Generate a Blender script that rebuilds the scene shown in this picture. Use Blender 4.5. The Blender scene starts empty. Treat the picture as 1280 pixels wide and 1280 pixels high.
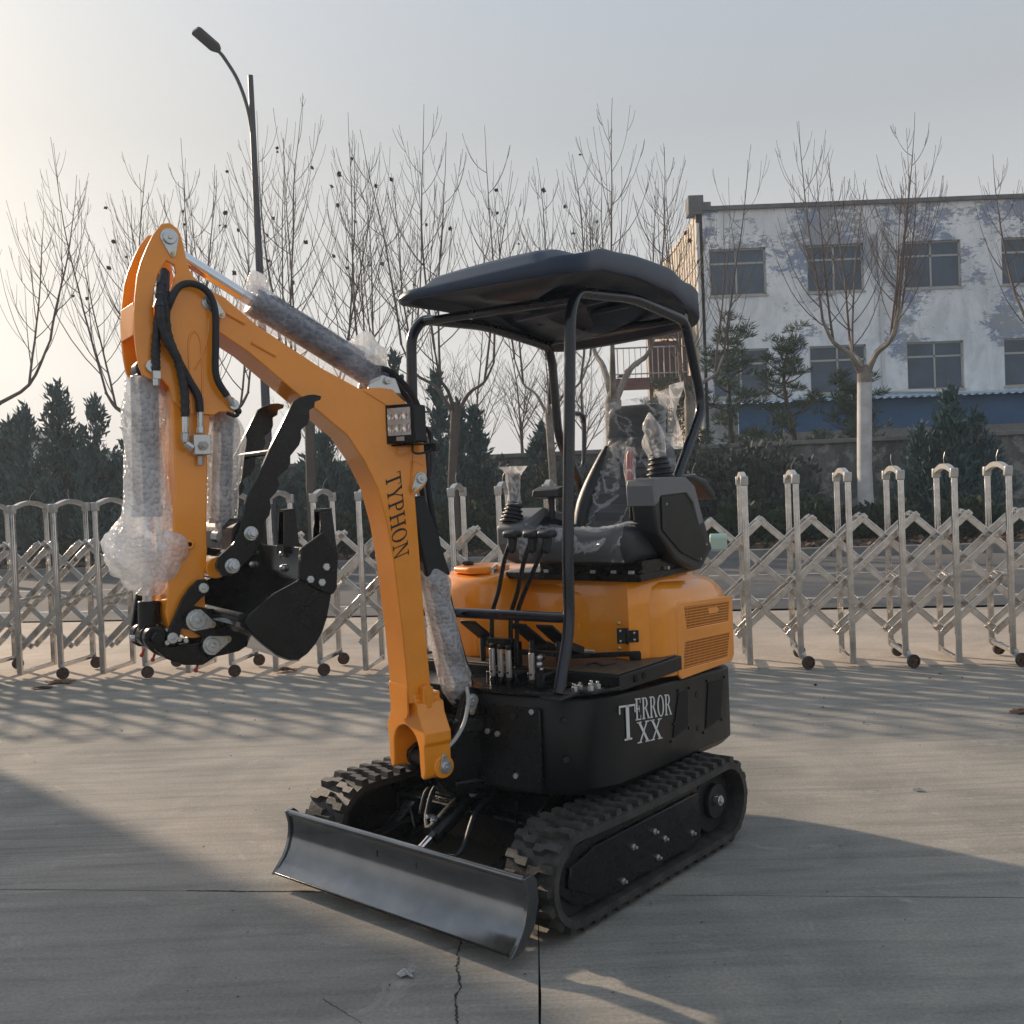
import bpy, bmesh, math, random
import numpy as np
from math import radians as R, sin, cos, pi, sqrt, tan, atan2
from mathutils import Vector, Matrix
from mathutils.geometry import tessellate_polygon

# ---------------------------------------------------------------- camera, sky, sun
scene = bpy.context.scene
col = scene.collection
camd = bpy.data.cameras.new("camera"); cam = bpy.data.objects.new("camera", camd); col.objects.link(cam)
PITCH, ROLL = R(1.52), R(2.3)
camd.sensor_width = 36; camd.sensor_fit = 'HORIZONTAL'; camd.lens = 36.0
camd.clip_start = 0.05; camd.clip_end = 3000
fw = Vector((0, cos(PITCH), -sin(PITCH))); u0 = Vector((0, sin(PITCH), cos(PITCH))); r0 = Vector((1, 0, 0))
upv = u0*cos(ROLL) + r0*sin(ROLL); rtv = r0*cos(ROLL) - u0*sin(ROLL)
m = Matrix((rtv, upv, -fw)).transposed().to_4x4(); m.translation = Vector((0, 0, 1.5))
cam.matrix_world = m
scene.camera = cam
SUN_E = R(22.0); SUN_AZ = R(-46.0)           # azimuth measured from +Y towards +X: sun behind left
sund = Vector((sin(SUN_AZ)*cos(SUN_E), cos(SUN_AZ)*cos(SUN_E), sin(SUN_E)))
sl = bpy.data.lights.new("sun", 'SUN'); sl.energy = 4.0; sl.angle = R(1.5); sl.color = (1.0, 0.80, 0.60)
so = bpy.data.objects.new("sun", sl); col.objects.link(so)
so.rotation_euler = (-sund).to_track_quat('-Z', 'Y').to_euler(); so.location = (-20, 20, 20)
world = bpy.data.worlds.new("World"); scene.world = world; world.use_nodes = True
nt = world.node_tree; nt.nodes.clear()
N = nt.nodes.new; Lk = nt.links.new
out = N('ShaderNodeOutputWorld'); bg = N('ShaderNodeBackground'); Lk(bg.outputs[0], out.inputs[0])
sky = N('ShaderNodeTexSky'); sky.sky_type = 'NISHITA'; sky.sun_disc = False
sky.sun_elevation = SUN_E; sky.sun_rotation = SUN_AZ; sky.air_density = 1.2; sky.dust_density = 6.0; sky.ozone_density = 1.5
tc = N('ShaderNodeTexCoord')
nrm = N('ShaderNodeVectorMath'); nrm.operation = 'NORMALIZE'; Lk(tc.outputs['Generated'], nrm.inputs[0])
dt = N('ShaderNodeVectorMath'); dt.operation = 'DOT_PRODUCT'; Lk(nrm.outputs[0], dt.inputs[0]); dt.inputs[1].default_value = sund
mx = N('ShaderNodeMath'); mx.operation = 'MAXIMUM'; Lk(dt.outputs['Value'], mx.inputs[0]); mx.inputs[1].default_value = 0
pw = N('ShaderNodeMath'); pw.operation = 'POWER'; Lk(mx.outputs[0], pw.inputs[0]); pw.inputs[1].default_value = 7
sep = N('ShaderNodeSeparateXYZ'); Lk(nrm.outputs[0], sep.inputs[0])
ramp = N('ShaderNodeValToRGB'); Lk(sep.outputs['Z'], ramp.inputs[0])
e = ramp.color_ramp.elements
e[0].position = 0.0; e[0].color = (0.565, 0.535, 0.53, 1)
e[1].position = 0.6; e[1].color = (0.37, 0.44, 0.54, 1)
k = ramp.color_ramp.elements.new(0.12); k.color = (0.575, 0.565, 0.56, 1)
k = ramp.color_ramp.elements.new(0.32); k.color = (0.395, 0.413, 0.432, 1)
gm = N('ShaderNodeMixRGB'); gm.blend_type = 'ADD'; Lk(pw.outputs[0], gm.inputs['Fac'])
Lk(ramp.outputs[0], gm.inputs['Color1']); gm.inputs['Color2'].default_value = (0.29, 0.25, 0.20, 1)
ns = N('ShaderNodeMixRGB'); ns.blend_type = 'MULTIPLY'; ns.inputs['Fac'].default_value = 1
Lk(sky.outputs[0], ns.inputs['Color1']); ns.inputs['Color2'].default_value = (0.05, 0.05, 0.05, 1)
mxw = N('ShaderNodeMixRGB'); mxw.inputs['Fac'].default_value = 0.15
Lk(gm.outputs[0], mxw.inputs['Color1']); Lk(ns.outputs[0], mxw.inputs['Color2'])
Lk(mxw.outputs[0], bg.inputs['Color']); bg.inputs['Strength'].default_value = 1.0
vs = scene.view_settings; vs.view_transform = 'Standard'; vs.look = 'None'; vs.gamma = 1; vs.exposure = 0.45; vs.use_curve_mapping = False

# ---------------------------------------------------------------- materials
def mat(name, base, rough=0.5, metal=0.0, coat=0.0, var=0.0, vscale=5.0, bump=0.0, bscale=40.0, col2=None, spec=0.5, coatr=0.08, rvar=0.0):
    mt = bpy.data.materials.new(name); mt.use_nodes = True
    t = mt.node_tree; b = t.nodes['Principled BSDF']
    b.inputs['Base Color'].default_value = (*base, 1); b.inputs['Roughness'].default_value = rough
    b.inputs['Metallic'].default_value = metal; b.inputs['Coat Weight'].default_value = coat
    b.inputs['Coat Roughness'].default_value = coatr; b.inputs['Specular IOR Level'].default_value = spec
    if var or bump or col2 or rvar:
        g = t.nodes.new('ShaderNodeNewGeometry')
    if var or col2 or rvar:
        n = t.nodes.new('ShaderNodeTexNoise'); n.inputs['Scale'].default_value = vscale; n.inputs['Detail'].default_value = 6
        n.inputs['Roughness'].default_value = 0.65
        t.links.new(g.outputs['Position'], n.inputs['Vector'])
        r = t.nodes.new('ShaderNodeValToRGB'); r.color_ramp.elements[0].position = 0.35; r.color_ramp.elements[1].position = 0.68
        c2 = col2 if col2 else tuple(x*(1-var) for x in base)
        r.color_ramp.elements[0].color = (*c2, 1); r.color_ramp.elements[1].color = (*base, 1)
        t.links.new(n.outputs['Fac'], r.inputs[0]); t.links.new(r.outputs[0], b.inputs['Base Color'])
        if rvar:
            mr = t.nodes.new('ShaderNodeMapRange'); mr.inputs[1].default_value = 0.3; mr.inputs[2].default_value = 0.7
            mr.inputs[3].default_value = rough - rvar; mr.inputs[4].default_value = rough + rvar
            t.links.new(n.outputs['Fac'], mr.inputs[0]); t.links.new(mr.outputs[0], b.inputs['Roughness'])
    if bump:
        n2 = t.nodes.new('ShaderNodeTexNoise'); n2.inputs['Scale'].default_value = bscale; n2.inputs['Detail'].default_value = 4
        t.links.new(g.outputs['Position'], n2.inputs['Vector'])
        bp = t.nodes.new('ShaderNodeBump'); bp.inputs['Strength'].default_value = bump; bp.inputs['Distance'].default_value = 0.01
        t.links.new(n2.outputs['Fac'], bp.inputs['Height']); t.links.new(bp.outputs[0], b.inputs['Normal'])
    return mt

M = {}
M['yellow'] = mat('yellow_paint', (0.95, 0.315, 0.008), 0.34, coat=0.8, var=0.10, vscale=7, bump=0.06, bscale=120, rvar=0.05)
M['black'] = mat('black_paint', (0.005, 0.006, 0.0075), 0.28, coat=0.1, spec=0.35, var=0.3, vscale=14, rvar=0.08)
M['matte_black'] = mat('matte_black', (0.010, 0.012, 0.015), 0.55, var=0.3, vscale=20)
M['panel_black'] = mat('panel_black', (0.009, 0.0105, 0.0115), 0.42, spec=0.35, var=0.25, vscale=8, rvar=0.08, bump=0.04, bscale=500)
M['blade_black'] = mat('blade_black', (0.20, 0.21, 0.22), 0.14, metal=0.9, coat=0.4, rvar=0.05, var=0.3, vscale=6)
M['rubber'] = mat('rubber', (0.015, 0.015, 0.016), 0.6, col2=(0.060, 0.056, 0.050), vscale=18, bump=0.3, bscale=160)
M['roof'] = mat('roof_plastic_sky_tint', (0.005, 0.020, 0.050), 0.42, var=0.2, vscale=12, bump=0.15, bscale=500)  # dark plastic with the blue sky reflection tinted into its base colour
M['post'] = mat('post_paint_glare_tint', (0.004, 0.009, 0.019), 0.28, coat=0.3, rvar=0.06, var=0.2)  # bluish glare over the posts is mixed into this colour
M['hose'] = mat('hose_rubber', (0.008, 0.012, 0.020), 0.5, bump=0.2, bscale=400)
M['zinc'] = mat('zinc', (0.62, 0.65, 0.66), 0.3, metal=0.9, rvar=0.08, var=0.15, vscale=60)
M['chrome'] = mat('chrome', (0.75, 0.76, 0.78), 0.09, metal=1.0)
M['steel'] = mat('stainless_steel', (0.74, 0.715, 0.68), 0.17, metal=0.97, var=0.22, vscale=14, rvar=0.1, bump=0.03, bscale=200)
M['cast'] = mat('cast_aluminium', (0.5, 0.49, 0.47), 0.42, metal=0.6, var=0.2, vscale=20)
M['grey_plastic'] = mat('grey_plastic', (0.15, 0.16, 0.17), 0.5, bump=0.1, bscale=400)
M['dark_plastic'] = mat('dark_plastic', (0.02, 0.022, 0.026), 0.48, bump=0.1, bscale=400)
M['seat'] = mat('seat_vinyl', (0.025, 0.028, 0.033), 0.42, bump=0.15, bscale=250)
M['white'] = mat('white_decal', (0.72, 0.72, 0.70), 0.45)
M['ink'] = mat('black_decal', (0.012, 0.010, 0.009), 0.4)
M['red'] = mat('red_plastic', (0.45, 0.03, 0.02), 0.45)
M['pink_grip'] = mat('pink_grip', (0.35, 0.10, 0.09), 0.5)
M['mat_brown'] = mat('floor_mat', (0.045, 0.036, 0.028), 0.5, col2=(0.11, 0.078, 0.05), vscale=30, bump=0.4, bscale=250)
M['brass'] = mat('brass', (0.6, 0.42, 0.15), 0.35, metal=0.9)
M['grille'] = mat('grille_dark', (0.012, 0.006, 0.004), 0.6)
M['cyl_sky_tint'] = mat('cylinder_sky_reflection', (0.012, 0.028, 0.06), 0.3, coat=.5)  # black barrels, their blue sky reflection painted in as base colour
M['mesh_grey'] = mat('vent_mesh', (0.02, 0.02, 0.02), 0.5)
M['void'] = mat('dark_void', (0.004, 0.004, 0.004), 0.9)
M['wheel_brown'] = mat('wheel_brown', (0.10, 0.045, 0.03), 0.55, var=0.4, vscale=60)
M['lamp_lens'] = mat('lamp_lens', (0.75, 0.75, 0.74), 0.12, metal=0.75)
M['pale_green'] = mat('pale_green_plastic', (0.42, 0.55, 0.46), 0.45)

def film(name, tint, amount, nscale, bubble=False):
    mt = bpy.data.materials.new(name); mt.use_nodes = True
    t = mt.node_tree; t.nodes.clear()
    o = t.nodes.new('ShaderNodeOutputMaterial'); mixs = t.nodes.new('ShaderNodeMixShader')
    tr = t.nodes.new('ShaderNodeBsdfTransparent'); pb = t.nodes.new('ShaderNodeBsdfPrincipled')
    g = t.nodes.new('ShaderNodeNewGeometry')
    pb.inputs['Base Color'].default_value = (*tint, 1); pb.inputs['Roughness'].default_value = 0.22
    pb.inputs['Specular IOR Level'].default_value = 0.9; pb.inputs['Subsurface Weight'].default_value = 0.0
    n = t.nodes.new('ShaderNodeTexNoise'); n.inputs['Scale'].default_value = nscale; n.inputs['Detail'].default_value = 5
    n.inputs['Distortion'].default_value = 1.2
    t.links.new(g.outputs['Position'], n.inputs['Vector'])
    mr = t.nodes.new('ShaderNodeMapRange'); mr.inputs[1].default_value = 0.35; mr.inputs[2].default_value = 0.7
    mr.inputs[3].default_value = amount[0]; mr.inputs[4].default_value = amount[1]
    if bubble: t.links.new(n.outputs['Fac'], mr.inputs[0])
    else:      # crinkle ridges, highlights put into the opacity as white streaks
        sb = t.nodes.new('ShaderNodeMath'); sb.operation = 'SUBTRACT'; sb.inputs[1].default_value = .5; t.links.new(n.outputs['Fac'], sb.inputs[0])
        ab = t.nodes.new('ShaderNodeMath'); ab.operation = 'ABSOLUTE'; t.links.new(sb.outputs[0], ab.inputs[0])
        mr.inputs[1].default_value = .05; mr.inputs[2].default_value = .0; t.links.new(ab.outputs[0], mr.inputs[0])
    bp = t.nodes.new('ShaderNodeBump'); bp.inputs['Strength'].default_value = 0.8; bp.inputs['Distance'].default_value = 0.006
    fac = mr.outputs[0]
    if bubble:
        v = t.nodes.new('ShaderNodeTexVoronoi'); v.inputs['Scale'].default_value = 62; v.inputs['Randomness'].default_value = 0.75
        t.links.new(g.outputs['Position'], v.inputs['Vector'])
        vm = t.nodes.new('ShaderNodeMapRange'); vm.inputs[1].default_value = 0.25; vm.inputs[2].default_value = 0.62
        vm.inputs[3].default_value = 1.0; vm.inputs[4].default_value = 0.0
        t.links.new(v.outputs['Distance'], vm.inputs[0])
        t.links.new(vm.outputs[0], bp.inputs['Height'])
        ad = t.nodes.new('ShaderNodeMath'); ad.operation = 'MULTIPLY_ADD'; ad.inputs[1].default_value = -0.10
        t.links.new(vm.outputs[0], ad.inputs[0]); t.links.new(fac, ad.inputs[2]); fac = ad.outputs[0]
    else:
        t.links.new(n.outputs['Fac'], bp.inputs['Height'])
    cl = t.nodes.new('ShaderNodeClamp'); t.links.new(fac, cl.inputs[0])
    t.links.new(bp.outputs[0], pb.inputs['Normal'])
    tl = t.nodes.new('ShaderNodeBsdfTranslucent'); tl.inputs[0].default_value = (*tint, 1)
    m2 = t.nodes.new('ShaderNodeMixShader'); m2.inputs[0].default_value = 0.35
    t.links.new(pb.outputs[0], m2.inputs[1]); t.links.new(tl.outputs[0], m2.inputs[2])
    t.links.new(cl.outputs[0], mixs.inputs[0]); t.links.new(tr.outputs[0], mixs.inputs[1]); t.links.new(m2.outputs[0], mixs.inputs[2])
    t.links.new(mixs.outputs[0], o.inputs[0])
    return mt
M['bubble'] = film('bubble_wrap', (0.93, 0.94, 0.95), (0.50, 0.78), 4, True)
M['bubble_clear'] = film('bubble_wrap_clear', (0.80, 0.84, 0.90), (0.16, 0.50), 5, True)
M['film'] = film('clear_film', (0.8, 0.82, 0.85), (0.13, 0.62), 5)
M['film2'] = film('milky_film', (0.85, 0.85, 0.86), (0.38, 0.9), 9)

# ---------------------------------------------------------------- mesh helpers
class Fr:
    """local frame: a = forward, w = left, z = up"""
    def __init__(s, o, ang):
        s.o = Vector(o); s.f = Vector((cos(R(ang)), sin(R(ang)), 0)); s.l = Vector((-s.f.y, s.f.x, 0)); s.u = Vector((0, 0, 1))
    def p(s, a, w, z): return s.o + s.f*a + s.l*w + s.u*z
    def pts(s, L): return [s.p(*q) for q in L]
WF = Fr((0, 0, 0), 0)

def filled(loops):
    bm = bmesh.new(); es = []; i0 = 0
    for L in loops:
        vs_ = [bm.verts.new((a, z, 0)) for a, z in L]
        es += [bm.edges.new((vs_[i], vs_[(i+1) % len(vs_)])) for i in range(len(vs_))]
    bm.verts.index_update(); bmesh.ops.triangle_fill(bm, edges=es, use_beauty=True)
    bm.verts.index_update(); T = [tuple(v.index for v in f.verts) for f in bm.faces]; bm.free(); return T
class MB:
    def __init__(s): s.v = []; s.f = []
    def add(s, v, f):
        b = len(s.v); s.v += [Vector(x) for x in v]; s.f += [tuple(i+b for i in q) for q in f]; return s
    def boxc(s, c8): return s.add(c8, [(0,1,2,3),(7,6,5,4),(0,4,5,1),(1,5,6,2),(2,6,7,3),(3,7,4,0)])
    def box(s, fr, a0, a1, w0, w1, z0, z1):
        return s.boxc([fr.p(a0,w0,z0), fr.p(a0,w1,z0), fr.p(a1,w1,z0), fr.p(a1,w0,z0), fr.p(a0,w0,z1), fr.p(a0,w1,z1), fr.p(a1,w1,z1), fr.p(a1,w0,z1)])
    def prism(s, P, Q):
        """side walls and caps between two equal outlines P and Q (3D)"""
        n = len(P); b = len(s.v); s.v += [Vector(x) for x in P] + [Vector(x) for x in Q]
        for i in range(n):
            j = (i+1) % n; s.f.append((b+i, b+j, b+n+j, b+n+i))
        for tri in tessellate_polygon([[Vector(x) for x in P]]):
            s.f.append((b+tri[2], b+tri[1], b+tri[0])); s.f.append((b+n+tri[0], b+n+tri[1], b+n+tri[2]))
        return s
    def prof(s, fr, L, w0, w1):      # outline in (a,z) extruded along w
        return s.prism([fr.p(a, w0, z) for a, z in L], [fr.p(a, w1, z) for a, z in L])
    def profw(s, fr, L, a0, a1):     # outline in (w,z) extruded along a
        return s.prism([fr.p(a0, w, z) for w, z in L], [fr.p(a1, w, z) for w, z in L])
    def profz(s, fr, L, z0, z1):     # outline in (a,w) extruded along z
        return s.prism([fr.p(a, w, z0) for a, w in L], [fr.p(a, w, z1) for a, w in L])
    def holed(s, fr, outer, holes, w0, w1):   # (a,z) plate with holes
        loops = [outer] + holes
        for w, flip in ((w0, 0), (w1, 1)):
            fl = [fr.p(a, w, z) for L in loops for a, z in L]; b = len(s.v); s.v += fl
            for tri in filled(loops): s.f.append(tuple(b+i for i in (tri if flip else tri[::-1])))
        for L in loops:
            b = len(s.v); n = len(L); s.v += [fr.p(a, w0, z) for a, z in L] + [fr.p(a, w1, z) for a, z in L]
            for i in range(n): j = (i+1) % n; s.f.append((b+i, b+j, b+n+j, b+n+i))
        return s
    def tube(s, P, r, n=8, cap=True, flat=None):
        P = [Vector(p) for p in P]; rs = r if isinstance(r, (list, tuple)) else [r]*len(P)
        b = len(s.v); T0 = (P[1]-P[0]).normalized()
        U = T0.cross(Vector((0, 0, 1)));
        if U.length < 0.05: U = T0.cross(Vector((1, 0, 0)))
        U.normalize()
        for i, p in enumerate(P):
            T = (P[min(i+1, len(P)-1)] - P[max(i-1, 0)])
            T = T.normalized() if T.length > 1e-9 else T0
            U = (U - T*U.dot(T)); U = U.normalized() if U.length > 1e-6 else T.orthogonal().normalized()
            V = T.cross(U)
            for k in range(n):
                a = 2*pi*k/n; s.v.append(p + (U*cos(a) + V*sin(a))*rs[i])
        for i in range(len(P)-1):
            for k in range(n):
                k2 = (k+1) % n; s.f.append((b+i*n+k, b+i*n+k2, b+(i+1)*n+k2, b+(i+1)*n+k))
        if cap:
            s.f.append(tuple(b+k for k in range(n))[::-1]); e = b+(len(P)-1)*n; s.f.append(tuple(e+k for k in range(n)))
        return s
    def cyl(s, p0, p1, r, n=16): return s.tube([p0, p1], r, n)
    def ball(s, c, r, n=10, sc=(1, 1, 1)):
        b = len(s.v); c = Vector(c); m = n//2
        for i in range(m+1):
            th = pi*i/m
            for k in range(n):
                a = 2*pi*k/n; s.v.append(c + Vector((sin(th)*cos(a)*r*sc[0], sin(th)*sin(a)*r*sc[1], cos(th)*r*sc[2])))
        for i in range(m):
            for k in range(n): k2 = (k+1) % n; s.f.append((b+i*n+k, b+(i+1)*n+k, b+(i+1)*n+k2, b+i*n+k2))
        return s
    def grid(s, G):   # rows of points
        b = len(s.v); n = len(G[0])
        for row in G: s.v += [Vector(p) for p in row]
        for i in range(len(G)-1):
            for j in range(n-1): s.f.append((b+i*n+j, b+i*n+j+1, b+(i+1)*n+j+1, b+(i+1)*n+j))
        return s
    def mesh(s, name, o=Vector((0, 0, 0)), smooth=True, ang=32, fix=True):
        me = bpy.data.meshes.new(name)
        me.from_pydata([tuple(v-o) for v in s.v], [], s.f); me.validate(); me.update()
        if fix:
            bm = bmesh.new(); bm.from_mesh(me); bmesh.ops.remove_doubles(bm, verts=bm.verts, dist=1e-5)
            bmesh.ops.recalc_face_normals(bm, faces=bm.faces); bm.to_mesh(me); bm.free()
        if smooth:
            me.polygons.foreach_set('use_smooth', [True]*len(me.polygons)); me.set_sharp_from_angle(angle=R(ang))
        return me
    def build(s, name, m, parent=None, bevel=0, seg=2, smooth=True, ang=32, fix=True, **kw):
        o0 = Vector(parent.get('root_loc', (0, 0, 0))) if parent else Vector((0, 0, 0))
        if parent is None and s.v and kw.get('origin'): o0 = Vector(kw['origin'])
        me = s.mesh(name, o0, smooth, ang, fix); me.materials.append(m)
        ob = bpy.data.objects.new(name, me); col.objects.link(ob)
        if parent: ob.parent = parent; ob['root_loc'] = tuple(o0)
        else: ob.location = o0
        if bevel:
            bv = ob.modifiers.new('bevel', 'BEVEL'); bv.width = bevel; bv.segments = seg; bv.limit_method = 'ANGLE'; bv.angle_limit = R(35); bv.harden_normals = False
        return ob

def thing(name, label, cat, loc, group=None, kind=None):
    o = bpy.data.objects.new(name, None); col.objects.link(o); o.location = loc; o['root_loc'] = tuple(loc)
    o.empty_display_size = 0.2
    if label: o['label'] = label
    if cat: o['category'] = cat
    if group: o['group'] = group
    if kind: o['kind'] = kind
    return o
def tag(o, label=None, cat=None, group=None, kind=None):
    if label: o['label'] = label
    if cat: o['category'] = cat
    if group: o['group'] = group
    if kind: o['kind'] = kind
    return o
def clean():
    for o in bpy.data.objects:
        if 'root_loc' in o: del o['root_loc']
def smooth_path(P, k=6):
    """catmull-rom through the points"""
    P = [Vector(p) for p in P]; Q = [P[0]*2-P[1]] + P + [P[-1]*2-P[-2]]; out = []
    for i in range(1, len(Q)-2):
        for j in range(k):
            t = j/k; a, b, c, d = Q[i-1], Q[i], Q[i+1], Q[i+2]
            out.append(0.5*((2*b)+(c-a)*t+(2*a-5*b+4*c-d)*t*t+(3*b-a-3*c+d)*t**3))
    out.append(P[-1]); return out
def bend_path(P, r=0.05, k=5):
    """polyline with rounded corners"""
    P = [Vector(p) for p in P]; out = [P[0]]
    for i in range(1, len(P)-1):
        a = (P[i-1]-P[i]); b = (P[i+1]-P[i]); ra = min(r, a.length*0.45, b.length*0.45)
        A = P[i]+a.normalized()*ra; B = P[i]+b.normalized()*ra
        for j in range(k+1):
            t = j/k; out.append(A*(1-t)**2 + P[i]*2*t*(1-t) + B*t*t)
    out.append(P[-1]); return out

# serif letters as convex polygons in a unit-high cell, (advance, [polygons])
def ring(cx, cy, rx, ry, tx, ty, a0=0, a1=360, n=20):
    L = []
    for i in range(n):
        t0 = R(a0+(a1-a0)*i/n); t1 = R(a0+(a1-a0)*(i+1)/n)
        L.append([(cx+rx*cos(t0), cy+ry*sin(t0)), (cx+rx*cos(t1), cy+ry*sin(t1)), (cx+(rx-tx)*cos(t1), cy+(ry-ty)*sin(t1)), (cx+(rx-tx)*cos(t0), cy+(ry-ty)*sin(t0))])
    return L
def rc(x0, y0, x1, y1): return [(x0, y0), (x1, y0), (x1, y1), (x0, y1)]
S = 0.055
GL = {
 'T': (0.78, [rc(.32,0,.46,1), rc(0.02,1-S,.76,1), rc(0.02,.76,.06,1-S), rc(.72,.76,.76,1-S), rc(.22,0,.56,S)]),
 'Y': (0.82, [[(.34,0),(.48,0),(.48,.46),(.34,.46)], [(.34,.42),(.48,.42),(.20,1),(.05,1)], [(.40,.42),(.47,.46),(.76,1),(.69,1)], rc(.24,0,.58,S), rc(0,1-S,.28,1), rc(.60,1-S,.84,1)]),
 'P': (0.70, [rc(.10,0,.24,1), rc(0,0,.34,S), rc(0,1-S,.4,1), rc(.2,.46,.4,.46+S)] + ring(.38,.73,.28,.27,.13,.055,-90,90,12)),
 'H': (0.90, [rc(.10,0,.24,1), rc(.66,0,.80,1), rc(.2,.48,.7,.48+S), rc(0,0,.34,S), rc(0,1-S,.34,1), rc(.56,0,.90,S), rc(.56,1-S,.90,1)]),
 'O': (0.86, ring(.42,.5,.40,.52,.14,.05)),
 'N': (0.90, [rc(.13,0,.19,1), rc(.71,0,.77,1), [(.10,1),(.26,1),(.77,0),(.70,0)], rc(0,0,.32,S), rc(0,1-S,.26,1), rc(.58,1-S,.90,1)]),
 'E': (0.70, [rc(.10,0,.24,1), rc(0,0,.62,S), rc(0,1-S,.6,1), rc(.2,.49,.46,.49+S), rc(.58,0,.62,.22), rc(.56,.78,.60,1), rc(.43,.38,.47,.66)]),
 'R': (0.84, [rc(.10,0,.24,1), rc(0,0,.34,S), rc(0,1-S,.4,1), rc(.2,.48,.4,.48+S), [(.36,.5),(.50,.5),(.84,0),(.68,0)], rc(.62,0,.86,S)] + ring(.38,.75,.26,.25,.13,.055,-90,90,12)),
 'X': (0.90, [[(.06,1),(.22,1),(.84,0),(.68,0)], [(.70,1),(.78,1),(.20,0),(.12,0)], rc(0,1-S,.32,1), rc(.58,1-S,.88,1), rc(0,0,.30,S), rc(.56,0,.90,S)]),
}
def letter(mb, ch, P, x, sx, sy, thick):
    """P(u,v,d): point at u along, v up, d out of the surface"""
    adv, polys = GL[ch]
    for pl in polys:
        a = [P(x+px*sx, py*sy, 0.0006) for px, py in pl]; b = [P(x+px*sx, py*sy, thick) for px, py in pl]
        n = len(a); base = len(mb.v); mb.v += a+b
        mb.f.append(tuple(base+n+i for i in range(n)))
        for i in range(n): j = (i+1) % n; mb.f.append((base+i, base+j, base+n+j, base+n+i))
    return x + (adv+0.06)*sx
# ---------------------------------------------------------------- the mini excavator
OX = (0.036, 4.138, 0)
U = Fr(OX, 229.5); H = Fr(OX, 235.0); K = Fr(OX, 240.0); Bm = Fr((-0.38, 3.717, 0), 214.0)
rnd = random.Random(4)
EX = thing('mini_excavator', 'orange and black mini excavator with canopy, raised boom and bubble wrapped cylinders', 'excavator', OX)

# tracks
def stadium(c0, c1, zc, r, n=14):
    L = []
    for i in range(n+1): a = R(90-180*i/n); L.append((c1+r*cos(a), zc+r*sin(a)))
    for i in range(n+1): a = R(270-180*i/n); L.append((c0+r*cos(a), zc+r*sin(a)))
    return L
C0, C1, ZC, RB = -0.49, 0.50, 0.186, 0.156
def lugmesh(inner):
    mb = MB()
    if inner: o = [(-.020,.0),(.016,.0),(.016,.04),(.034,.055),(.034,.10),(.0,.10),(.0,.055),(-.020,.045)]
    else: o = [(-.016,.0),(.018,.0),(.018,.035),(.0,.05),(.0,.10),(-.034,.10),(-.034,.055),(-.016,.04)]
    cx = sum(p[0] for p in o)/len(o); cy = sum(p[1] for p in o)/len(o)
    P = [WF.p(a, w, -0.004) for a, w in o]; Q = [WF.p(cx+(a-cx)*.78, cy+(w-cy)*.94, 0.021) for a, w in o]
    mb.prism(P, Q)
    me = mb.mesh('tread_lug', smooth=False); me.materials.append(M['rubber']); return me
lug_in, lug_out = lugmesh(True), lugmesh(False)
per_s = (C1-C0); per_c = pi*RB; per = 2*per_s+2*per_c; NL = 44
def trackpos(d):
    d %= per
    if d < per_s: return (C1-d, ZC-RB, 180)                      # bottom, running backwards
    d -= per_s
    if d < per_c: a = 270-d/per_c*180; return (C0+RB*cos(R(a)), ZC+RB*sin(R(a)), a-90)
    d -= per_c
    if d < per_s: return (C0+d, ZC+RB-0.008*sin(pi*d/per_s), 0)
    d -= per_s; a = 90-d/per_c*180; return (C1+RB*cos(R(a)), ZC+RB*sin(R(a)), a-90)
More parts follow.
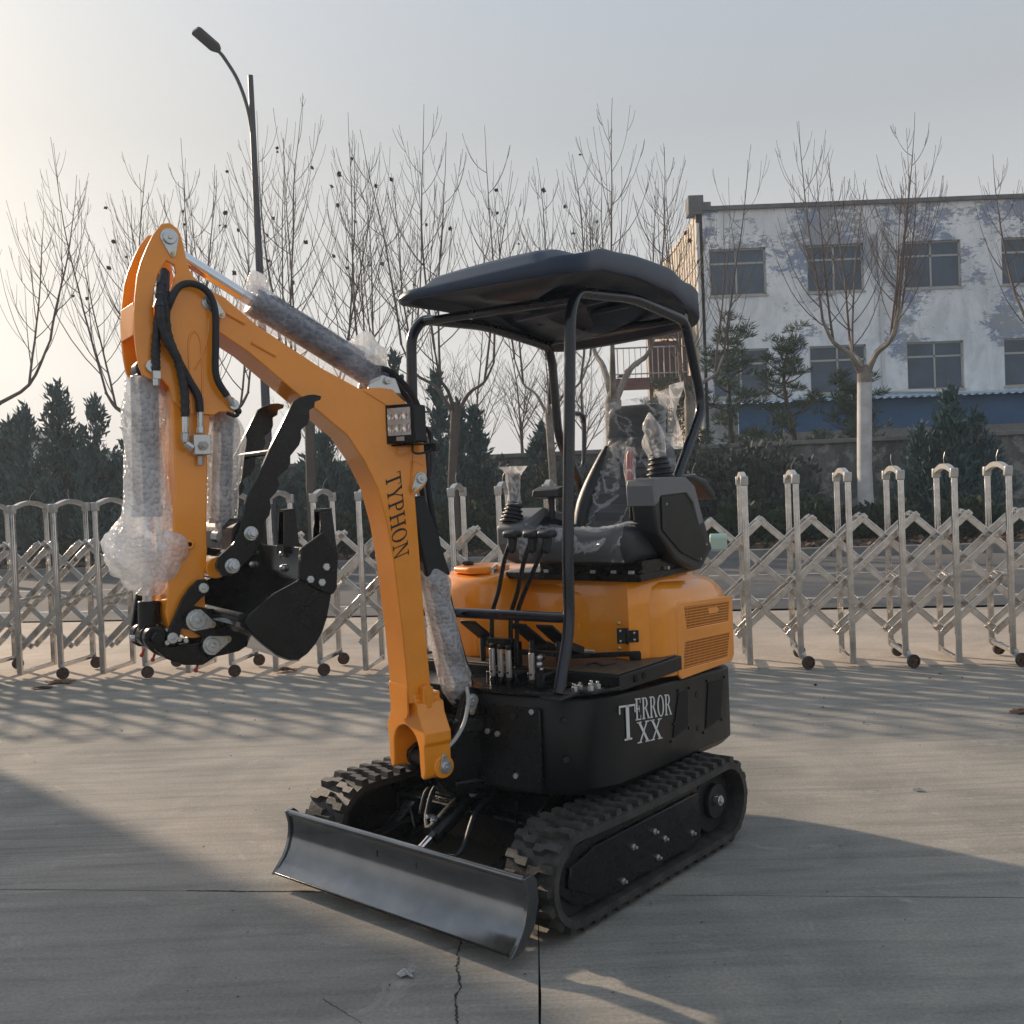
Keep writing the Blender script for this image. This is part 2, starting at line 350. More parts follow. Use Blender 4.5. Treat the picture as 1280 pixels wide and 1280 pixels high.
for side, (w0, w1) in (('near', (0.415, 0.625)), ('far', (-0.415, -0.625))):
    sg = 1 if w1 > 0 else -1
    outer = [trackpos(per*i/72) for i in range(72)]
    oa = [(a, z) for a, z, t in outer]
    ia = [(a-0.026*cos(R(t+90)), z-0.026*sin(R(t+90))) for a, z, t in outer]
    mb = MB(); mb.holed(U, oa, [ia], w0, w1)
    belt = mb.build('rubber_track', M['rubber'], EX, ang=50)
    for i in range(NL):
        for row in (0, 1):
            a, z, t = trackpos(per*(i+(0.5 if row else 0))/NL)
            o = bpy.data.objects.new('tread_lug', lug_out if row else lug_in); col.objects.link(o); o.parent = belt
            tang = U.f*cos(R(t)) + U.u*sin(R(t)); nn = U.f*cos(R(t+90)) + U.u*sin(R(t+90))
            wid = U.l*sg
            if tang.cross(wid).dot(nn) < 0: tang2 = -tang
            else: tang2 = tang
            w = (w0 if row == 0 else w0+sg*0.100) + sg*0.003
            m4 = Matrix((tang2, wid, nn)).transposed().to_4x4(); m4.translation = U.p(a, w, z)-Vector(OX)
            o.matrix_local = m4
    # track frame and wheels
    mb = MB(); wo = w1-sg*0.012
    plate = [(-0.30, .075), (0.44, .075), (0.52, .10), (.60, .16), (.59, .24), (.52, .29), (.40, .305), (-.28, .312), (-.29, .29), (-.30, .2)]
    mb.prof(U, plate, w0+sg*.03, wo-sg*.013)
    mb.prof(U, [(-0.29, .10), (0.42, .10), (0.56, .17), (.55, .235), (.40, .27), (-.28, .278)], wo-sg*.012, wo-sg*.002)
    mb.build('track_frame', M['black'], EX, bevel=0.006)
    mb = MB(); mb.cyl(U.p(C0+.02, w0+sg*.02, ZC), U.p(C0+.02, wo-sg*.055, ZC), .128, 26)
    for i in range(13):
        a = 2*pi*i/13; mb.box(Fr(OX, 229.5), C0+.02+.135*cos(a)-.01, C0+.02+.135*cos(a)+.01, w0+sg*.07, w0+sg*.12, ZC+.135*sin(a)-.012, ZC+.135*sin(a)+.012)
    mb.cyl(U.p(C0+.02, wo-sg*.055, ZC), U.p(C0+.02, wo-sg*.03, ZC), .07, 20)
    spk = mb.build('sprocket', M['matte_black'], EX, bevel=.003)
    mb = MB(); mb.cyl(U.p(C0+.035, wo-sg*.03, ZC+.01), U.p(C0+.035, wo-sg*.004, ZC+.01), .021, 16); mb.cyl(U.p(C0+.035, wo-sg*.004, ZC+.01), U.p(C0+.035, wo+sg*.004, ZC+.01), .012, 6)
    mb.build('hub_bolt', M['zinc'], spk, bevel=.002)
    mb = MB(); mb.cyl(U.p(C1, w0+sg*.03, ZC), U.p(C1, wo-sg*.03, ZC), .13, 28); mb.build('idler_wheel', M['matte_black'], EX, bevel=.005)
    for a in (-.25, 0, .25):
        mb = MB(); mb.cyl(U.p(a, w0+sg*.01, .085), U.p(a, wo-sg*.03, .085), .05, 18); mb.build('bottom_roller', M['matte_black'], EX, bevel=.004)
    if sg > 0:
        for a, z in ((-.215, .135), (.03, .115), (.255, .10), (.045, .215), (.185, .20), (-.02, .17)):
            mb = MB(); mb.cyl(U.p(a, wo-.004, z), U.p(a, wo+.006, z), .0115, 6); mb.cyl(U.p(a, wo+.006, z), U.p(a, wo+.018, z), .006, 8)
            mb.build('track_bolt', M['zinc'], EX, bevel=.001)
    # cable tie on the sprocket bolt
    if sg > 0:
        mb = MB(); mb.tube([U.p(C0+.035, wo+.002, ZC+.015), U.p(C0+.06, wo+.008, ZC+.035), U.p(C0+.10, wo+.004, ZC+.045)], .0016, 5); mb.build('cable_tie', M['zinc'], EX)

# lower frame between the tracks
mb = MB()
mb.box(U, -.36, .36, -.42, .42, .15, .27)
mb.prof(U, [(-.30,.27),(.30,.27),(.24,.335),(-.24,.335)], -.27, .27)
mb.prof(U, [(.30,.14),(.52,.12),(.52,.17),(.34,.26)], -.36, -.30); mb.prof(U, [(.30,.14),(.52,.12),(.52,.17),(.34,.26)], .30, .36)
mb.build('lower_frame', M['black'], EX, bevel=.008)
mb = MB(); mb.cyl(U.p(0, 0, .33), U.p(0, 0, .375), .27, 40); mb.build('slew_ring', M['matte_black'], EX, bevel=.004)
# dozer blade
BA, BW = 0.84, 0.592
arc = []
for i in range(13):
    t = i/12; z = .055+.235*t; a = BA-.075*sin(pi*t*.92)-.105*t*t*0+(-.07*t)
    arc.append((a, z))
arc = [(0.843,.055),(0.818,.075),(0.793,.10),(0.774,.13),(0.763,.16),(0.755,.19),(0.755,.22),(0.759,.245),(0.765,.26)]
back = [(a-.012, z) for a, z in arc]
mb = MB(); mb.prism([U.p(a, -BW, z) for a, z in arc+back[::-1]], [U.p(a, BW, z) for a, z in arc+back[::-1]])
mb.build('blade_plate', M['blade_black'], EX, ang=40)
mb = MB()
mb.cyl(U.p(.760, -BW, .263), U.p(.760, BW, .263), .012, 14)
mb.build('blade_top_tube', M['blade_black'], EX)
mb = MB(); mb.box(U, .826, .846, -BW, BW, .048, .056); mb.build('cutting_edge', M['black'], EX, bevel=.002)
sidep = [(.852,.048),(.826,.074),(.802,.10),(.783,.13),(.772,.16),(.765,.19),(.764,.225),(.776,.272),(.74,.277),(.715,.255),(.71,.18),(.735,.11),(.79,.055),(.82,.044)]
for s_ in (-1, 1):
    mb = MB(); mb.prof(U, sidep, s_*BW, s_*(BW+.014)); mb.build('blade_side_plate', M['blade_black'], EX, bevel=.002)
mb = MB()
for w in (-.30, .30):
    mb.prism([U.p(.755, w-.03, .10), U.p(.755, w+.03, .10), U.p(.755, w+.03, .17), U.p(.755, w-.03, .17)], [U.p(.34, w-.03, .15), U.p(.34, w+.03, .15), U.p(.34, w+.03, .21), U.p(.34, w-.03, .21)])
mb.box(U, .60, .64, -.30, .30, .11, .15)
for w in (-.1, .1): mb.prof(U, [(.755,.06),(.755,.22),(.66,.17),(.66,.11)], w-.01, w+.01)
mb.build('blade_arm', M['black'], EX, bevel=.006)
p0, p1 = U.p(.36, .0, .335), U.p(.70, .0, .175); d = (p1-p0)
mb = MB(); mb.tube([p0, p0+d*.62], .037, 16); mb.tube([p0+d*.60, p0+d*.64], .041, 16); mb.cyl(p0+U.l*-.05, p0+U.l*.05, .02, 12)
mb.box(U, .30, .40, -.075, -.055, .29, .36); mb.box(U, .30, .40, .015, .035, .29, .36)
bc = mb.build('blade_cylinder', M['black'], EX, bevel=.002)
mb = MB(); mb.tube([p0+d*.64, p1], .015, 12); mb.build('cylinder_rod', M['chrome'], bc)
mb = MB()
for t_, w in ((.08, -.045), (.12, .02), (.56, -.04)): 
    q = p0+d*t_+U.l*(w+.02)+Vector((0, 0, .03)); mb.cyl(q, q+U.l*.02+Vector((0,0,.015)), .012, 8); mb.tube([q, q+U.u*.02, q+U.u*.025+U.f*.03], .008, 8)
mb.build('hose_fitting', M['zinc'], bc, bevel=.001)
for pts in ([(.30,-.08,.33),(.42,-.12,.36),(.50,-.10,.28),(.55,-.05,.24)], [(.30,.06,.33),(.45,.10,.30),(.58,.14,.20),(.62,.06,.19)], [(.32,-.16,.30),(.40,-.19,.33),(.46,-.18,.25)]):
    mb = MB(); mb.tube(smooth_path([U.p(*q) for q in pts]), .009, 8); mb.build('blade_hose', M['hose'], EX)
mb = MB(); mb.tube([U.p(.40,-.30,.24), U.p(.55,-.12,.235)], .005, 6); mb.tube([U.p(.38,.24,.25), U.p(.40,.26,.36)], .005, 6); mb.build('brake_pipe', M['black'], EX)

# upper structure: lower body
def zt(a): return .71+.065*a
def zb(a): return .365+.05*a
plan = [(.34,-.36)]
plan = []
for a, w in [(.40,-.30),(.405,-.1),(.405,.18),(.395,.30),(.37,.38),(.33,.445),(.27,.49),(.19,.517),(.05,.522),(-.75,.522),(-.82,.515),(-.88,.49),(-.93,.44),(-.96,.36),(-.99,.2),(-1.0,.0),(-.99,-.2),(-.96,-.32),(-.9,-.43),(-.8,-.48),(-.2,-.50),(.2,-.48),(.33,-.43)]: plan.append((a, w))
mb = MB()
n_ = len(plan); rows = []
for k_, (ins, zf) in enumerate(((.03, lambda a: zb(a)), (.0, lambda a: zb(a)+.028), (0, lambda a: zt(a)-.008), (.008, lambda a: zt(a)))):
    rows.append([H.p(a*(1-ins*1.2)+0, w*(1-ins*1.6), zf(a)) for a, w in plan])
b0 = len(mb.v)
for r_ in rows: mb.v += r_
for i in range(3):
    for j in range(n_):
        j2 = (j+1) % n_; mb.f.append((i*n_+j, i*n_+j2, (i+1)*n_+j2, (i+1)*n_+j))
mb.f.append(tuple(range(n_))[::-1]); mb.f.append(tuple(3*n_+j for j in range(n_)))
body = mb.build('lower_body', M['panel_black'], EX, ang=38)
# front recess panel details (darker gloss front plate, brackets)
mb = MB(); mb.box(H, .404, .414, -.22, .33, .40, .70); mb.build('front_plate', M['black'], EX, bevel=.003)
mb = MB()
for w, z in ((.10,.60),(.145,.595),(.30,.69),(.22,.45),(-.02,.47)):
    mb.cyl(H.p(.412, w, z), H.p(.424, w, z), .011, 6)
mb.build('front_bolt', M['zinc'], body, bevel=.001)
for a, w, z in ((.405,.22,.665),(.36,.395,.66),(.36,.395,.52)):
    mb = MB(); nrm_ = (H.f*.7+H.l*.7) if w > .3 else H.f
    q = H.p(a, w, z); mb.cyl(q, q+nrm_*.02, .012, 12); mb.build('body_plug', M['matte_black'], body, bevel=.002)
# mesh vents in the side
def vent(outl, w, parent, mt_hole, mt_mesh, name, horiz, pitch):
    mb = MB(); mb.prism([H.p(a, w+.0015, z) for a, z in outl], [H.p(a, w+.003, z) for a, z in outl])
    v = mb.build(name, mt_hole, parent, smooth=False)
    return v
def slanted_bars(outl, w0, w1, step, slope, th, parent, mt_, name):
    """parallel bars clipped to a convex (a,z) outline"""
    mb = MB(); dirv = Vector((cos(slope), sin(slope))); nv = Vector((-dirv.y, dirv.x)); P = [Vector(q) for q in outl]
    ds = [p.dot(nv) for p in P]; d = min(ds)+step*.5
    while d < max(ds):
        hit = []
        for i in range(len(P)):
            a, b = P[i], P[(i+1) % len(P)]; da, db = a.dot(nv)-d, b.dot(nv)-d
            if da*db < 0: hit.append(a+(b-a)*(da/(da-db)))
        if len(hit) == 2:
            a, b = hit; o = nv*th/2
            mb.prism([H.p(q.x, w0, q.y) for q in (a-o, b-o, b+o, a+o)], [H.p(q.x, w1, q.y) for q in (a-o, b-o, b+o, a+o)])
        d += step
    ob = mb.build(name, mt_, parent, smooth=False, fix=False); ob['kind'] = 'stuff'; return ob
for outl in ([(-.30,.640),(-.385,.632),(-.372,.488),(-.235,.472),(-.255,.53)], [(-.585,.628),(-.735,.614),(-.70,.455),(-.545,.44)]):
    v = vent(outl, .5225, body, M['void'], None, 'vent_opening', 0, .02)
    slanted_bars(outl, .525, .527, .0115, R(45), .0028, body, M['mesh_grey'], 'vent_mesh')
    slanted_bars(outl, .5255, .5275, .0115, R(-45), .0028, body, M['mesh_grey'], 'vent_mesh')
    mb = MB(); cxx = sum(p[0] for p in outl)/len(outl); czz = sum(p[1] for p in outl)/len(outl)
    for a, z in outl:
        q = H.p(cxx+(a-cxx)*1.2, .522, czz+(z-czz)*1.12); mb.cyl(q, q+H.l*.006, .006, 6)
    mb.build('vent_screw', M['black'], body)
for a, z in ((-.475,.60),(-.475,.46)):
    mb = MB(); mb.cyl(H.p(a,.520,z), H.p(a,.5245,z), .013, 14); mb.build('panel_plug', M['matte_black'], body)
# TERROR XX lettering: local (u,v) sheet on the side panel
def side_text(word, u0_, v0_, sx, sy, mb):
    x = u0_
    for ch in word:
        x = letter(mb, ch, lambda u, v, d: H.p(.189-u, .5225+d, .565+v0_+v-.13*u), x, sx, sy, .0022)
mb = MB(); side_text('T', 0.0, -.010, .165, .130, mb); side_text('ERROR', .125, .057, .069, .082, mb); side_text('XX', .135, -.030, .108, .080, mb)
mb.build('side_lettering', M['white'], body, smooth=False, fix=False)
# front deck, step box
mb = MB()
deck = [(.415,-.20),(.42,.0),(.415,.20),(.40,.31),(.375,.39),(.33,.455),(.27,.50),(.2,.525),(.05,.53),(.05,-.45),(.35,-.40)]
mb.profz(H, deck, .742, .756); mb.build('front_deck', M['black'], EX, bevel=.003)
mb = MB()
for a, z in ((.0,0),(0,0)): pass
mb.profz(H, [(.175,-.45),(.175,.525),(-.125,.545),(-.30,.545),(-.30,-.45)], .735, .792)
sb = mb.build('step_box', M['panel_black'], EX, bevel=.004)
for a in (.07, .01, -.045):
    mb = MB(); mb.cyl(H.p(a, .528, .765), H.p(a, .538, .765), .0135, 16); 
    mb.build('round_hole', M['void'], sb)
mb = MB(); mb.profz(H, [(.168,-.44),(.168,.515),(-.12,.53),(-.28,.53),(-.28,-.44)], .793, .799); mb.build('floor_mat', M['mat_brown'], EX, bevel=.002)
mb = MB(); mb.box(H, -.19, -.165, .10, .43, .80, .815)
mb.build('mat_edge_bar', M['zinc'], EX, bevel=.003)
# hood: loft of (w,z) sections from front to back
def sect(wl, wr, zb_, zt_, rt=.1, n=6, rb=.02):
    """rounded box section from right-bottom over the top to left-bottom, w from wr (right) to wl (left)"""
    L = [(wr, zb_), (wr, zt_-rt)]
    for i in range(1, n+1):
        a = pi - (pi/2)*i/n; L.append((wr+rt+rt*cos(a), zt_-rt+rt*sin(a)))
    for i in range(1, n+1):
        a = pi/2 - (pi/2)*i/n; L.append((wl-rt+rt*cos(a), zt_-rt+rt*sin(a)))
    L.append((wl, zb_)); return L
# rear engine cover: plan outline extruded with rounded top
def loft(levels, m, name, parent, cap=True, **kw):
    mb = MB(); n = len(levels[0]); b = 0
    for L in levels: mb.v += L
    for i in range(len(levels)-1):
        for j in range(n): j2 = (j+1) % n; mb.f.append((i*n+j, i*n+j2, (i+1)*n+j2, (i+1)*n+j))
    if cap: mb.f.append(tuple((len(levels)-1)*n+j for j in range(n)))
    return mb.build(name, m, parent, **kw)
rear = [(-.17,.46),(-.20,.505),(-.26,.525),(-.72,.525),(-.80,.518),(-.87,.49),(-.92,.44),(-.95,.36),(-.975,.2),(-.985,.0),(-.975,-.2),(-.95,-.33),(-.88,-.44),(-.78,-.485),(-.35,-.49),(-.17,-.42),(-.17,0)]
def scaled(L, k_, z_fn, ca=-.55, cw=.01):
    return [H.p(ca+(a-ca)*k_, cw+(w-cw)*k_, z_fn(a)) for a, w in L]
lv = []
for zz, kk in ((0,.995),(.02,1.0),(.10,1.0),(.20,1.0),(.272,.999),(.300,.988),(.328,.962),(.352,.92),(.370,.868),(.382,.80),(.388,.68)):
    lv.append(scaled(rear, kk, (lambda a, q=zz: .728+.05*a+q+.0*a)))
hood = loft(lv, M['yellow'], 'engine_cover', EX, ang=50)
# raised panel around the grilles
def inset_panel(outl, w, m, name, parent, depth=.006, bev=.004):
    mb = MB(); mb.prof(H, outl, w, w+depth); return mb.build(name, m, parent, bevel=bev)
frameU = [(-.345,1.005),(-.36,.99),(-.385,.87),(-.41,.858),(-.83,.838),(-.86,.85),(-.868,.97),(-.855,.985)]
gU = [(-.375,.975),(-.395,.885),(-.815,.862),(-.825,.948)]
gL = [(-.372,.832),(-.352,.728),(-.79,.706),(-.822,.808)]
surround = [(-.30,.985),(-.33,1.0),(-.84,.972),(-.865,.95),(-.865,.71),(-.84,.68),(-.33,.69),(-.30,.71)]
mb = MB(); mb.holed(H, surround, [gU, gL], .515, .5285); mb.build('grille_surround', M['yellow'], hood, bevel=.005, seg=3)
for g_ in (gU, gL):
    mb = MB(); mb.prism([H.p(a,.5252,z) for a, z in g_], [H.p(a,.5262,z) for a, z in g_]); mb.build('grille_backing', M['grille'], hood, smooth=False)
    cxx = sum(p[0] for p in g_)/4; czz = sum(p[1] for p in g_)/4
    slanted_bars(g_, .5263, .5283, .0115, R(3.2), .0030, hood, M['yellow'], 'grille_bar')
    slanted_bars(g_, .5263, .5279, .012, R(92), .0030, hood, M['yellow'], 'grille_cross_bar')
mb = MB(); mb.prof(H, [(-.60,.945),(-.69,.94),(-.71,.925),(-.69,.915),(-.60,.92)], .5284, .531); mb.build('emblem_plate', M['yellow'], hood, bevel=.002)
# shoulder ridge along the top of the cover
mb = MB(); mb.prism([H.p(-.36,.42,1.088),H.p(-.36,.475,1.05),H.p(-.36,.30,1.08)], [H.p(-.84,.38,1.062),H.p(-.84,.44,1.025),H.p(-.84,.30,1.055)]); mb.build('cover_ridge', M['yellow'], hood, bevel=.012, seg=3)
# seat base cover (front, under the seat)
base = [(-.165,.47),(-.10,.42),(-.15,.30),(-.18,.15),(-.20,0),(-.20,-.12),(-.30,-.14),(-.60,-.14),(-.60,.47)]
lv = []
for zz, kk in ((.0,1.0),(.12,1.0),(.22,.995),(.27,.98),(.305,.95),(.325,.90),(.335,.8)):
    lv.append([H.p(-.38+(a+.38)*kk, .16+(w-.16)*kk, .79+zz) for a, w in base])
sbase = loft(lv, M['yellow'], 'seat_base_cover', EX, ang=50)
for w in (.28, .17):
    mb = MB(); mb.box(H, -.145, -.13, w, w+.012, .83, 1.05); 
# hinge on the cover
def facing_plate(frm, a, w0, w1, z0, z1, d): 
    mb = MB(); mb.box(frm, a, a+d, w0, w1, z0, z1); return mb
mb = MB()
hp = [(-.118,.41),(-.118,.33)]
hx = Fr(H.p(-.125,.435,0), 270)
mb.box(hx, .012, .020, -.075, -.035, .865, .925); mb.box(hx, .012, .020, -.035, .01, .868, .915); mb.cyl(hx.p(.02,-.036,.862), hx.p(.02,-.036,.925), .006, 8)
hg = mb.build('cover_hinge', M['black'], EX, bevel=.002)
mb = MB()
for w, z in ((-.062,.875),(-.062,.915),(-.008,.878),(-.008,.905)): mb.ball(hx.p(.021,w,z), .0055, 8)
mb.build('hinge_screw', M['zinc'], hg)
mb = MB(); mb.ball(hx.p(.014,-.066,.945), .009, 10); mb.ball(hx.p(.014,-.066,.848), .009, 10); mb.build('brass_screw', M['brass'], EX)
mb = MB(); mb.box(hx, .02, .028, -.26, .012, .815, .835); mb.box(hx, .02, .03, -.03, .015, .80, .83); mb.build('latch_bar', M['black'], EX, bevel=.002)
# fuel tank lobe on the right
tank = [(.03,-.17),(.06,-.25),(.06,-.36),(.02,-.45),(-.06,-.50),(-.30,-.52),(-.55,-.50),(-.55,-.12),(-.20,-.12),(-.05,-.13)]
lv = []
for zz, kk in ((0,1.0),(.16,1.0),(.25,.99),(.29,.965),(.32,.92),(.34,.84),(.35,.7)):
    lv.append([H.p(-.22+(a+.22)*kk, -.32+(w+.32)*kk, .79+zz-.12*max(0, a+.1)*(zz/.35)) for a, w in tank])
tk = loft(lv, M['yellow'], 'fuel_tank_cover', EX, ang=50)
mb = MB(); lid = [(-.05,-.22),(-.02,-.30),(-.05,-.40),(-.14,-.44),(-.26,-.42),(-.28,-.30),(-.22,-.22),(-.12,-.19)]
mb.profz(H, lid, 1.128, 1.158); mb.build('tank_lid', M['yellow'], EX, bevel=.012, seg=3)
mb = MB(); mb.box(H, -.16, -.12, -.40, -.37, 1.158, 1.172); mb.box(H, -.13, -.10, -.39, -.36, 1.162, 1.178); mb.build('lid_latch', M['matte_black'], EX, bevel=.003)
mb = MB(); mb.box(H, -.11, -.07, -.235, -.20, 1.12, 1.15); mb.tube([H.p(-.11,-.21,1.15), H.p(-.09,-.195,1.165), H.p(-.07,-.21,1.15)], .004, 6); mb.build('lid_hinge', M['zinc'], EX, bevel=.002)
# seat platform
mb = MB(); mb.profz(H, [(-.09,.485),(-.10,-.16),(-.62,-.2),(-.60,.485)], 1.105, 1.135)
mb.box(H, -.62, -.12, .0, .48, 1.13, 1.185)
for a, w in ((-.12,.10),(-.12,.34),(-.12,.47),(-.3,.47)): mb.cyl(H.p(a,w,1.13), H.p(a,w,1.15), .012, 6)
mb.build('seat_platform', M['black'], EX, bevel=.004)
mb = MB()
for a, w in ((-.085,.05),(-.085,.27),(-.085,.44),(-.30,.485),(-.09,.36)): mb.box(H, a, a+.012, w, w+.022, 1.137, 1.15)
mb.build('platform_bolt', M['zinc'], EX, bevel=.001)

# seat
SC = .235
def soft(name, m, levels, parent, **kw): return loft(levels, m, name, parent, **kw)
def rrect(a0, a1, w0, w1, r, n=5):
    L = []
    for (ca, cw, s0) in ((a1-r, w1-r, 0), (a0+r, w1-r, 90), (a0+r, w0+r, 180), (a1-r, w0+r, 270)):
        for i in range(n+1): t = R(s0+90*i/n); L.append((ca+r*cos(t), cw+r*sin(t)))
    return L
L0 = rrect(-.56, -.02, SC-.225, SC+.225, .08)
lv = []
for zz, kk in ((1.175,.90),(1.19,.97),(1.215,1.0),(1.25,1.0),(1.272,.97),(1.284,.90),(1.286,.78)):
    lv.append([H.p(-.29+(a+.29)*kk, SC+(w-SC)*kk, zz+.02*(a+.29)/.27*(1 if zz>1.2 else 0)+(.018*(abs(w-SC)/.22)**3 if zz>1.2 else 0)) for a, w in L0])
cushion = loft(lv, M['seat'], 'seat_cushion', EX, ang=60, cap=True)
# clear film draped over the cushion
def drape(Lfn, name, m, parent, seed, amp=.006):
    r = random.Random(seed); ph = [(r.uniform(20,70), r.uniform(20,70), r.uniform(0,6)) for _ in range(5)]
    G = [[p + n_*amp*sum(sin(f1*u+f2*v+q) for f1, f2, q in ph)/2.2 for (p, n_, u, v) in row] for row in Lfn]
    mb = MB(); mb.grid(G); return mb.build(name, m, parent, ang=60, fix=False)
rows = []
for i in range(34):
    u = i/33; row = []
    for j in range(40):
        v = j/39; w = SC-.235+.47*v
        if u < .62: t = u/.62; a = -.5+.5*t; z = 1.298+.02*(a+.29)/.27+.02*(abs(w-SC)/.22)**3
        else: t = (u-.62)/.38; a = .008+.028*sin(t*3.1); z = 1.315-.125*t
        n_ = H.u if u < .62 else H.f
        row.append((H.p(a, w, z), n_, u*1.2, v))
    rows.append(row)
drape(rows, 'cushion_film', M['film'], EX, 3)
# backrest, leaning back
def back_fn(t):   # t 0..1 height -> (a, z)
    return (-.44-.17*t, 1.27+.42*t)
lv = []
for i in range(15):
    t = i/14; a, z = back_fn(t); hw = (.225 if t < .25 else .225-.095*((t-.25)/.75)**1.2); th = .075-.02*t
    k_ = 1.0 if 0 < i < 13 else (.85 if i in (0, 13) else .6)
    lv.append([H.p(a+pa, SC+pw, z) for pa, pw in [(q[0]*th, q[1]*hw*k_) for q in rrect(-1, 1, -1, 1, .42)]])
loft(lv, M['seat'], 'backrest', EX, ang=60)
for s_ in (-1, 1):
    P = [H.p(back_fn(t)[0]+.055, SC+s_*((.215 if t < .25 else .215-.085*((t-.25)/.75)**1.2)-.02), back_fn(t)[1]) for t in [i/10 for i in range(10)]]
    mb = MB(); mb.tube(P, [.028,.036,.04,.042,.042,.04,.036,.032,.027,.02], 12); mb.build('side_bolster', M['seat'], EX)
mb = MB()
for t in (.12,.3,.48,.66): 
    a, z = back_fn(t); hw = .13-.04*t; mb.box(H, a+.05, a+.068, SC-hw, SC+hw, z, z+.052)
mb.build('backrest_pad', M['seat'], EX, bevel=.008, seg=3)
rows = []
for i in range(30):
    t = i/29; a, z = back_fn(t*.99); hw = (.25 if t < .25 else .25-.09*((t-.25)/.75)**1.2)
    row = []
    for j in range(36):
        v = j/35*2-1; row.append((H.p(a+.088-.07*abs(v)**4, SC+hw*v, z), H.f, t*1.5, v*.6+.5))
    rows.append(row)
drape(rows, 'backrest_film', M['film'], EX, 8, .008)
# headrest
hd = rrect(-.135, .135, -.085, .085, .04)
HC = H.p(-.66, SC-.04, 1.748)
lv = []
for d_, kk in ((-.05,.8),(-.042,.95),(-.02,1),(.025,1),(.042,.96),(.05,.86)):
    lv.append([HC+H.f*d_+H.l*(w*kk)+(H.u*1+H.f*-.15)*(z*kk) for w, z in hd])
hr = loft(lv, M['seat'], 'headrest', EX, ang=60)
mb = MB(); mb.cyl(H.p(-.62,SC-.05,1.66), H.p(-.65,SC-.05,1.72), .008, 8); mb.cyl(H.p(-.62,SC+.06,1.66), H.p(-.65,SC+.06,1.72), .008, 8); mb.build('headrest_post', M['chrome'], EX)
rows = []
for i in range(26):
    u = i/25; row = []
    for j in range(30):
        v = j/29; w = -.15+.31*v; z = -.10+.20*u+.022*u*v
        row.append((HC+H.f*(.060-.02*abs(2*v-1)**4)+H.l*w+(H.u+H.f*-.15)*z, H.f, u*1.3, v))
    rows.append(row)
drape(rows, 'headrest_film', M['film'], EX, 12, .006)
mb = MB(); G = []
for i in range(14):
    u = i/13; G.append([HC+H.l*(.13+.045*v+.018*sin(9*v+5*u))+H.f*(.02-.09*v+.014*sin(7*u+4*v))+H.u*(-.12+.25*u+.05*v*u) for v in [j/9 for j in range(10)]])
mb.grid(G); mb.build('headrest_film_flap', M['film2'], EX, fix=False)

# control consoles
con = [(-.14,1.47),(-.14,1.40),(-.15,1.37),(-.17,1.29),(-.33,1.17),(-.50,1.115),(-.56,1.115),(-.68,1.19),(-.56,1.40),(-.47,1.475),(-.42,1.49),(-.20,1.492)]
mb = MB(); mb.prof(H, con, .425, .525); cn = mb.build('left_console', M['dark_plastic'], EX, bevel=.012, seg=3)
mb = MB(); mb.prof(H, [(-.125,1.475),(-.13,1.395),(-.17,1.41),(-.19,1.435),(-.42,1.44),(-.48,1.40),(-.53,1.30),(-.575,1.31),(-.50,1.465),(-.42,1.503),(-.22,1.506),(-.14,1.50)], .415, .535)
mb.build('console_cap', M['grey_plastic'], EX, bevel=.008, seg=3)
mb = MB(); mb.prof(H, [(-.20,1.43),(-.40,1.435),(-.50,1.36),(-.62,1.20),(-.54,1.145),(-.36,1.20),(-.20,1.30)], .527, .531); mb.build('console_panel', M['panel_black'], EX, bevel=.002)
for a, z in ((-.24,1.40),(-.60,1.215),(-.54,1.16)): 
    mb = MB(); mb.cyl(H.p(a,.53,z), H.p(a,.534,z), .005, 8); mb.build('console_screw', M['zinc'], cn)
mb = MB(); mb.prof(H, [(-.50,1.49),(-.42,1.505),(-.52,1.515),(-.64,1.49),(-.72,1.43),(-.73,1.40),(-.68,1.41),(-.60,1.46)], .43, .53); mb.build('armrest_pad', M['dark_plastic'], EX, bevel=.012, seg=3)
def boot(base, top, r0_, r1_, n=5, m='dark_plastic', parent=EX):
    P, rr = [], []
    for i in range(n*4+1):
        t = i/(n*4); P.append(base.lerp(top, t)); rr.append((r0_+(r1_-r0_)*t)*(1.0 if (i % 4) in (0, 1) else .80))
    mb = MB(); mb.tube(P, rr, 18); return mb.build('rubber_boot', M[m], parent, ang=50)
def lumpy(P, rs, seed, amp, name, m, parent, nk=30, sub=6, ecc=None):
    """wrapping of irregular radius around a path"""
    r = random.Random(seed); Q = smooth_path(P, sub); nQ = len(Q)
    RR = []
    for i in range(nQ):
        t = i/(nQ-1)*(len(rs)-1); k0 = min(int(t), len(rs)-2); RR.append(rs[k0]+(rs[k0+1]-rs[k0])*(t-k0))
    waves = [(r.randint(1, 7), r.uniform(.05, .9), r.uniform(0, 6.28)) for _ in range(12)]
    mb = MB(); T0 = (Q[1]-Q[0]).normalized(); Uv = T0.orthogonal().normalized()
    for i, p in enumerate(Q):
        T = (Q[min(i+1, nQ-1)]-Q[max(i-1, 0)]).normalized(); Uv = (Uv-T*Uv.dot(T)).normalized(); V = T.cross(Uv)
        for k in range(nk):
            a = 2*pi*k/nk; f = 1+amp*sum(sin(kk*a+ff*i+ph) for kk, ff, ph in waves)/4
            mb.v.append(p+(Uv*cos(a)+V*sin(a))*RR[i]*f)
    for i in range(nQ-1):
        for k in range(nk): k2 = (k+1) % nk; mb.f.append((i*nk+k, i*nk+k2, (i+1)*nk+k2, (i+1)*nk+k))
    return mb.build(name, m, parent, ang=70, fix=False)
